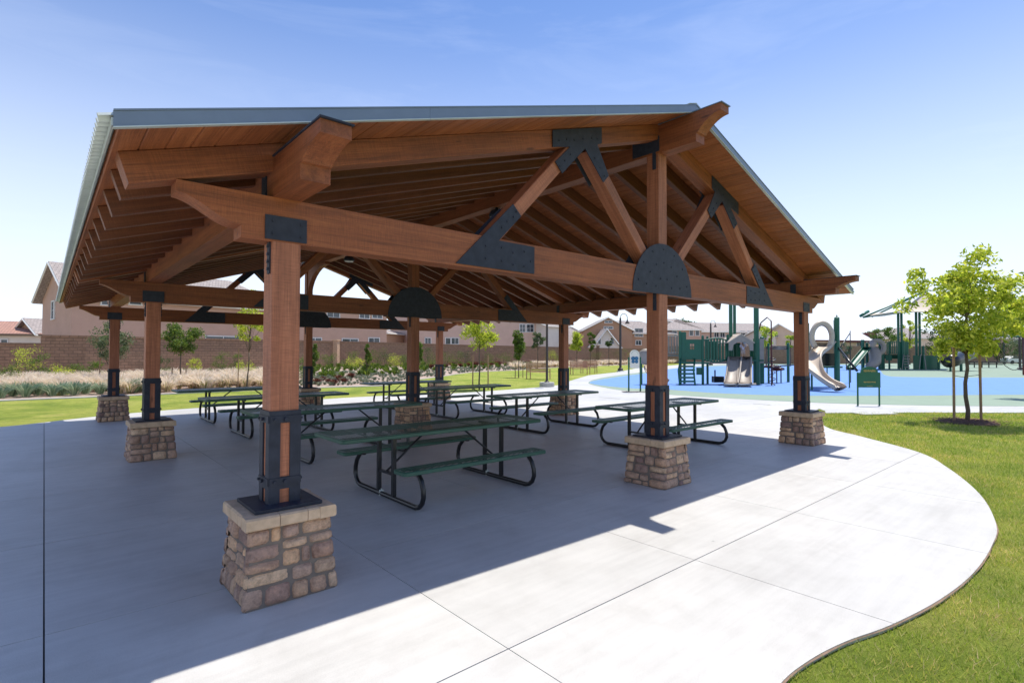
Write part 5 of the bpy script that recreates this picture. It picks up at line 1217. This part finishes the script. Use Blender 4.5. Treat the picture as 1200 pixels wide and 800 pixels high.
# child on top of the double slide
SKIN = plain('skin', (.50, .30, .21), .5); SHIRT = plain('lilac_white_shirt', (.68, .62, .72), .8); SHORTS = plain('pale_shorts', (.50, .40, .38), .8); HAIR = plain('brown_hair', (.08, .045, .025), .7)
def person(label, loc, rz, h=1.12):
    t = thing('person', label, 'person', loc, rz); s = h/1.12
    V = {'pel': (0, 0, .52), 'wa': (0, 0, .62), 'ch': (0, -.01, .78), 'ne': (0, 0, .90), 'hd': (0, -.005, .96),
         'hl': (-.055, 0, .50), 'kl': (-.065, -.03, .28), 'al': (-.06, .0, .05), 'tl': (-.06, -.09, .02), 'hr': (.055, 0, .50), 'kr': (.06, -.06, .29), 'ar': (.065, -.0, .05), 'tr': (.065, -.09, .02),
         'sl': (-.11, 0, .84), 'el': (-.17, -.05, .68), 'wl': (-.15, -.16, .60), 'sr': (.11, 0, .84), 'er': (.17, -.04, .69), 'wr': (.19, -.14, .60)}
    E = [('pel', 'wa'), ('wa', 'ch'), ('ch', 'ne'), ('ne', 'hd'), ('pel', 'hl'), ('hl', 'kl'), ('kl', 'al'), ('al', 'tl'), ('pel', 'hr'), ('hr', 'kr'), ('kr', 'ar'), ('ar', 'tr'), ('ch', 'sl'), ('sl', 'el'), ('el', 'wl'), ('ch', 'sr'), ('sr', 'er'), ('er', 'wr')]
    rad = dict(pel=.085, wa=.078, ch=.088, ne=.034, hd=.036, hl=.06, kl=.042, al=.026, tl=.024, hr=.06, kr=.042, ar=.026, tr=.024, sl=.036, el=.026, wl=.018, sr=.036, er=.026, wr=.018)
    ks = list(V)
    for sd_, wk in ((-1, 'wl'), (1, 'wr')):
        bx = Vector(V[wk])
        for f_ in range(4):
            k1, k2 = f'{wk}f{f_}', f'{wk}g{f_}'; V[k1] = bx+Vector(((f_-1.5)*.011, -.035, -.02)); V[k2] = bx+Vector(((f_-1.5)*.013, -.05, -.045)); rad[k1] = .006; rad[k2] = .0045; E += [(wk, k1), (k1, k2)]
        k1 = wk+'t'; V[k1] = bx+Vector((-sd_*.028, -.02, -.005)); rad[k1] = .006; E.append((wk, k1))
    ks = list(V)
    def skinned(nm, keys, mat, grow=0.):
        kk = [k for k in ks if k in keys]; me = bpy.data.meshes.new(nm); me.from_pydata([Vector(V[k])*s for k in kk], [(kk.index(a), kk.index(b)) for a, b in E if a in kk and b in kk], [])
        me.materials.append(mat); o = link(nm, me, t); md = o.modifiers.new('skin', 'SKIN'); md.use_smooth_shade = True
        for i, k in enumerate(kk): r_ = (rad[k]+grow)*s; me.skin_vertices[0].data[i].radius = (r_, r_*.85)
        me.skin_vertices[0].data[0].use_root = True; o.modifiers.new('sub', 'SUBSURF').levels = 1; return o
    skinned('body', set(ks), SKIN)
    skinned('shirt', {'pel', 'wa', 'ch', 'sl', 'sr', 'el', 'er'}, SHIRT, .012); skinned('shorts', {'pel', 'hl', 'kl', 'hr', 'kr'}, SHORTS, .013)
    m = MB(); n = 12; prof = [(.02, -.10), (.05, -.085), (.068, -.04), (.076, .01), (.07, .055), (.045, .088), (.01, .1)]; m.lathe(prof, (0, -.01, 1.03), 14); m.v = [(x*s, y*s*1.08, z*s) for x, y, z in m.v]; hd = obj('head', m, SKIN, t, smooth=True)
    m = MB(); m.lathe([(.075, -.02), (.085, .015), (.078, .06), (.05, .097), (.01, .11)], (0, .012, 1.03), 14); m.v = [(x*s, (y if y > -.03 else y*.4-.02)*s, z*s) for x, y, z in m.v]; obj('hair', m, HAIR, hd, smooth=True)
    m = MB(); m.prism([(-.008, 1.01), (.008, 1.01), (0, 1.04)], -.105, -.08, 'y'); m.v = [(x*s, y*s, z*s) for x, y, z in m.v]; obj('nose', m, SKIN, hd)
    for sx in (-1, 1):
        m = MB(); m.lathe([(.004, -.004), (.008, 0), (.004, .004)], (sx*.027*s, -.082*s, 1.04*s), 8); obj('eye', m, HAIR, hd)
        m = MB(); m.lathe([(.004, -.018), (.012, 0), (.004, .018)], (sx*.076*s, 0, 1.02*s), 8); obj('ear', m, SKIN, hd)
    m = MB(); m.box((0, -.086*s, .985*s), (.03*s, .006, .006)); obj('mouth', m, MAROON, hd)
    return t
_p = S1.t.matrix_basis@Vector(S1.q(870.5, D1+.25, 1.40)) if False else cp(870.5, D1+.2, 1.40)
person('small child in a lilac shirt standing at the top of the double slide', _p, VA)
# ------------------------------------------------------------------ lamps, benches, lid
LMET = plain('dark_bronze_lamp_metal', (.05, .035, .03), .5)
def lamp(label, px, d, h, hook=1, wide=.10, base='pad'):
    x, y = lane(px, d); t = thing('park_lamp', label, 'lamp post', (x, y, 0), VA, 'park lamp posts')
    m = MB(); m.lathe([(wide*1.3, 0), (wide*1.3, .25), (wide*.62, .32), (wide*.55, h*.9), (wide*.4, h)], n=12); obj('pole', m, LMET, t)
    m = MB(); r_ = .34; m.tube([(0, 0, h-.05)]+[(hook*(r_-r_*math.cos(a)), 0, h+r_*math.sin(a)*1.2) for a in [math.pi*k/10 for k in range(11)]]+[(hook*2*r_, 0, h-.15)], .028, 8); obj('hook_arm', m, LMET, t, smooth=True)
    m = MB(); m.lathe([(.04, -.12), (.05, -.2), (.07, -.24), (.10, -.36), (.24, -.52), (.25, -.56), (.2, -.56)], (hook*2*r_, 0, h), 14); obj('lamp_shade', m, LMET, t, smooth=True)
    m = MB(); m.lathe([(.38, -.05), (.38, .20), (.36, .23), (.01, .235)] if base == 'drum' else [(.38, -.05), (.36, .05), (.3, .06), (.01, .06)], n=20); obj('footing', m, CONC_F, t)
    return t
lamp('dark lamp post on a round concrete footing, left of the rear right post', 641, 27.5, 5.6, 1, .10, 'drum')
lamp('lamp post with hooked lantern standing on the lawn left of the middle front post', 727, 52, hz(372, 52), 1, .20)
lamp('far lamp post with hooked lantern behind the play bridge', 833, 80, hz(378, 80), 1, .22)
lamp('lamp post at the right edge behind the crown of the staked tree', 1195, 60, hz(356, 60), 1, .18)
def bench_chair(label, px, d, rz, w=1.0):
    x, y = lane(px, d); t = thing('park_bench', label, 'bench', (x, y, 0), rz, 'salmon benches by the lawn path')
    for k in range(4): m = MB(); m.box((0, -.2+.13*k, .45), (w, .10, .035)); obj('seat_slat', m, BENCHM, t)
    for k in range(5): m = MB(); m.box((0, .26+.02*k, .55+.12*k), (w, .03, .09)); obj('back_slat', m, BENCHM, t)
    for sx in (-1, 1):
        m = MB(); m.box((sx*w/2, -.24, .32), (.05, .05, .68)); m.box((sx*w/2, .28, .5), (.05, .05, 1.05)); m.box((sx*w/2, .02, .66), (.05, .56, .04)); obj('side_frame', m, BENCHM, t)
bench_chair('salmon slatted bench beside the lamp post with the concrete drum', 631, 36, VA+2.6, 1.5)
bench_chair('salmon slatted bench by the path right of the rear right post, nearer one', 680, 44, VA+.3, 1.5); bench_chair('salmon slatted bench by the path right of the rear right post, farther one', 690, 47, VA-.5, 1.3)
xg, yg = gp(1025, 484)[:2]; m = MB(); m.box((0, 0, -.005), (1.15, .45, .03), .15); t_ = obj('utility_lid', m, CONC2, None, (xg, yg, 0), (0, 0, VA)); tag(t_, 'pale concrete utility box lid set flush in the right hand lawn', 'utility lid')
# ------------------------------------------------------------------ lawn blades near the camera
def blades(name, N, region, h, wd):
    x0, x1, y0, y1 = region; X = RNG.uniform(x0, x1, N); Y = RNG.uniform(y0, y1, N)
    dx, dy = X-CX, Y-CY; df = dx*_f.x+dy*_f.y; dl = dx*_r.x+dy*_r.y
    keep = (df > -2.5) & (np.abs(dl) < df*1.25+2.5) & ~inside_np(patio, X, Y) & ~inside_np(walk, X, Y)
    # thin out with distance
    keep &= RNG.random(N) < np.clip((5.5/np.maximum(df, .1))**1.2, .18, 1)
    X, Y, df = X[keep], Y[keep], df[keep]; n = len(X); sc = np.clip(df/5.5, 1, 2.6)
    a = RNG.uniform(0, 2*np.pi, n); l = h*RNG.uniform(.55, 1.25, n)*(.75+.25*sc); le = RNG.uniform(.2, 1.1, n)*l
    a2 = RNG.uniform(0, 2*np.pi, n); w = wd*sc*RNG.uniform(.7, 1.3, n)
    B = np.stack([X, Y, np.full(n, -.032)], 1); S = np.stack([np.cos(a), np.sin(a), np.zeros(n)], 1)*w[:, None]*.5
    T_ = B+np.stack([np.cos(a2)*le, np.sin(a2)*le, l], 1)
    return tag(np_tris(name, np.stack([B-S, B+S, T_], 1), BLADE), 'short mown grass blades of the lawn beside the patio', kind='stuff')
blades('grass_blades', 1700000, (.2, 26, -15, 6), .042, .0045)
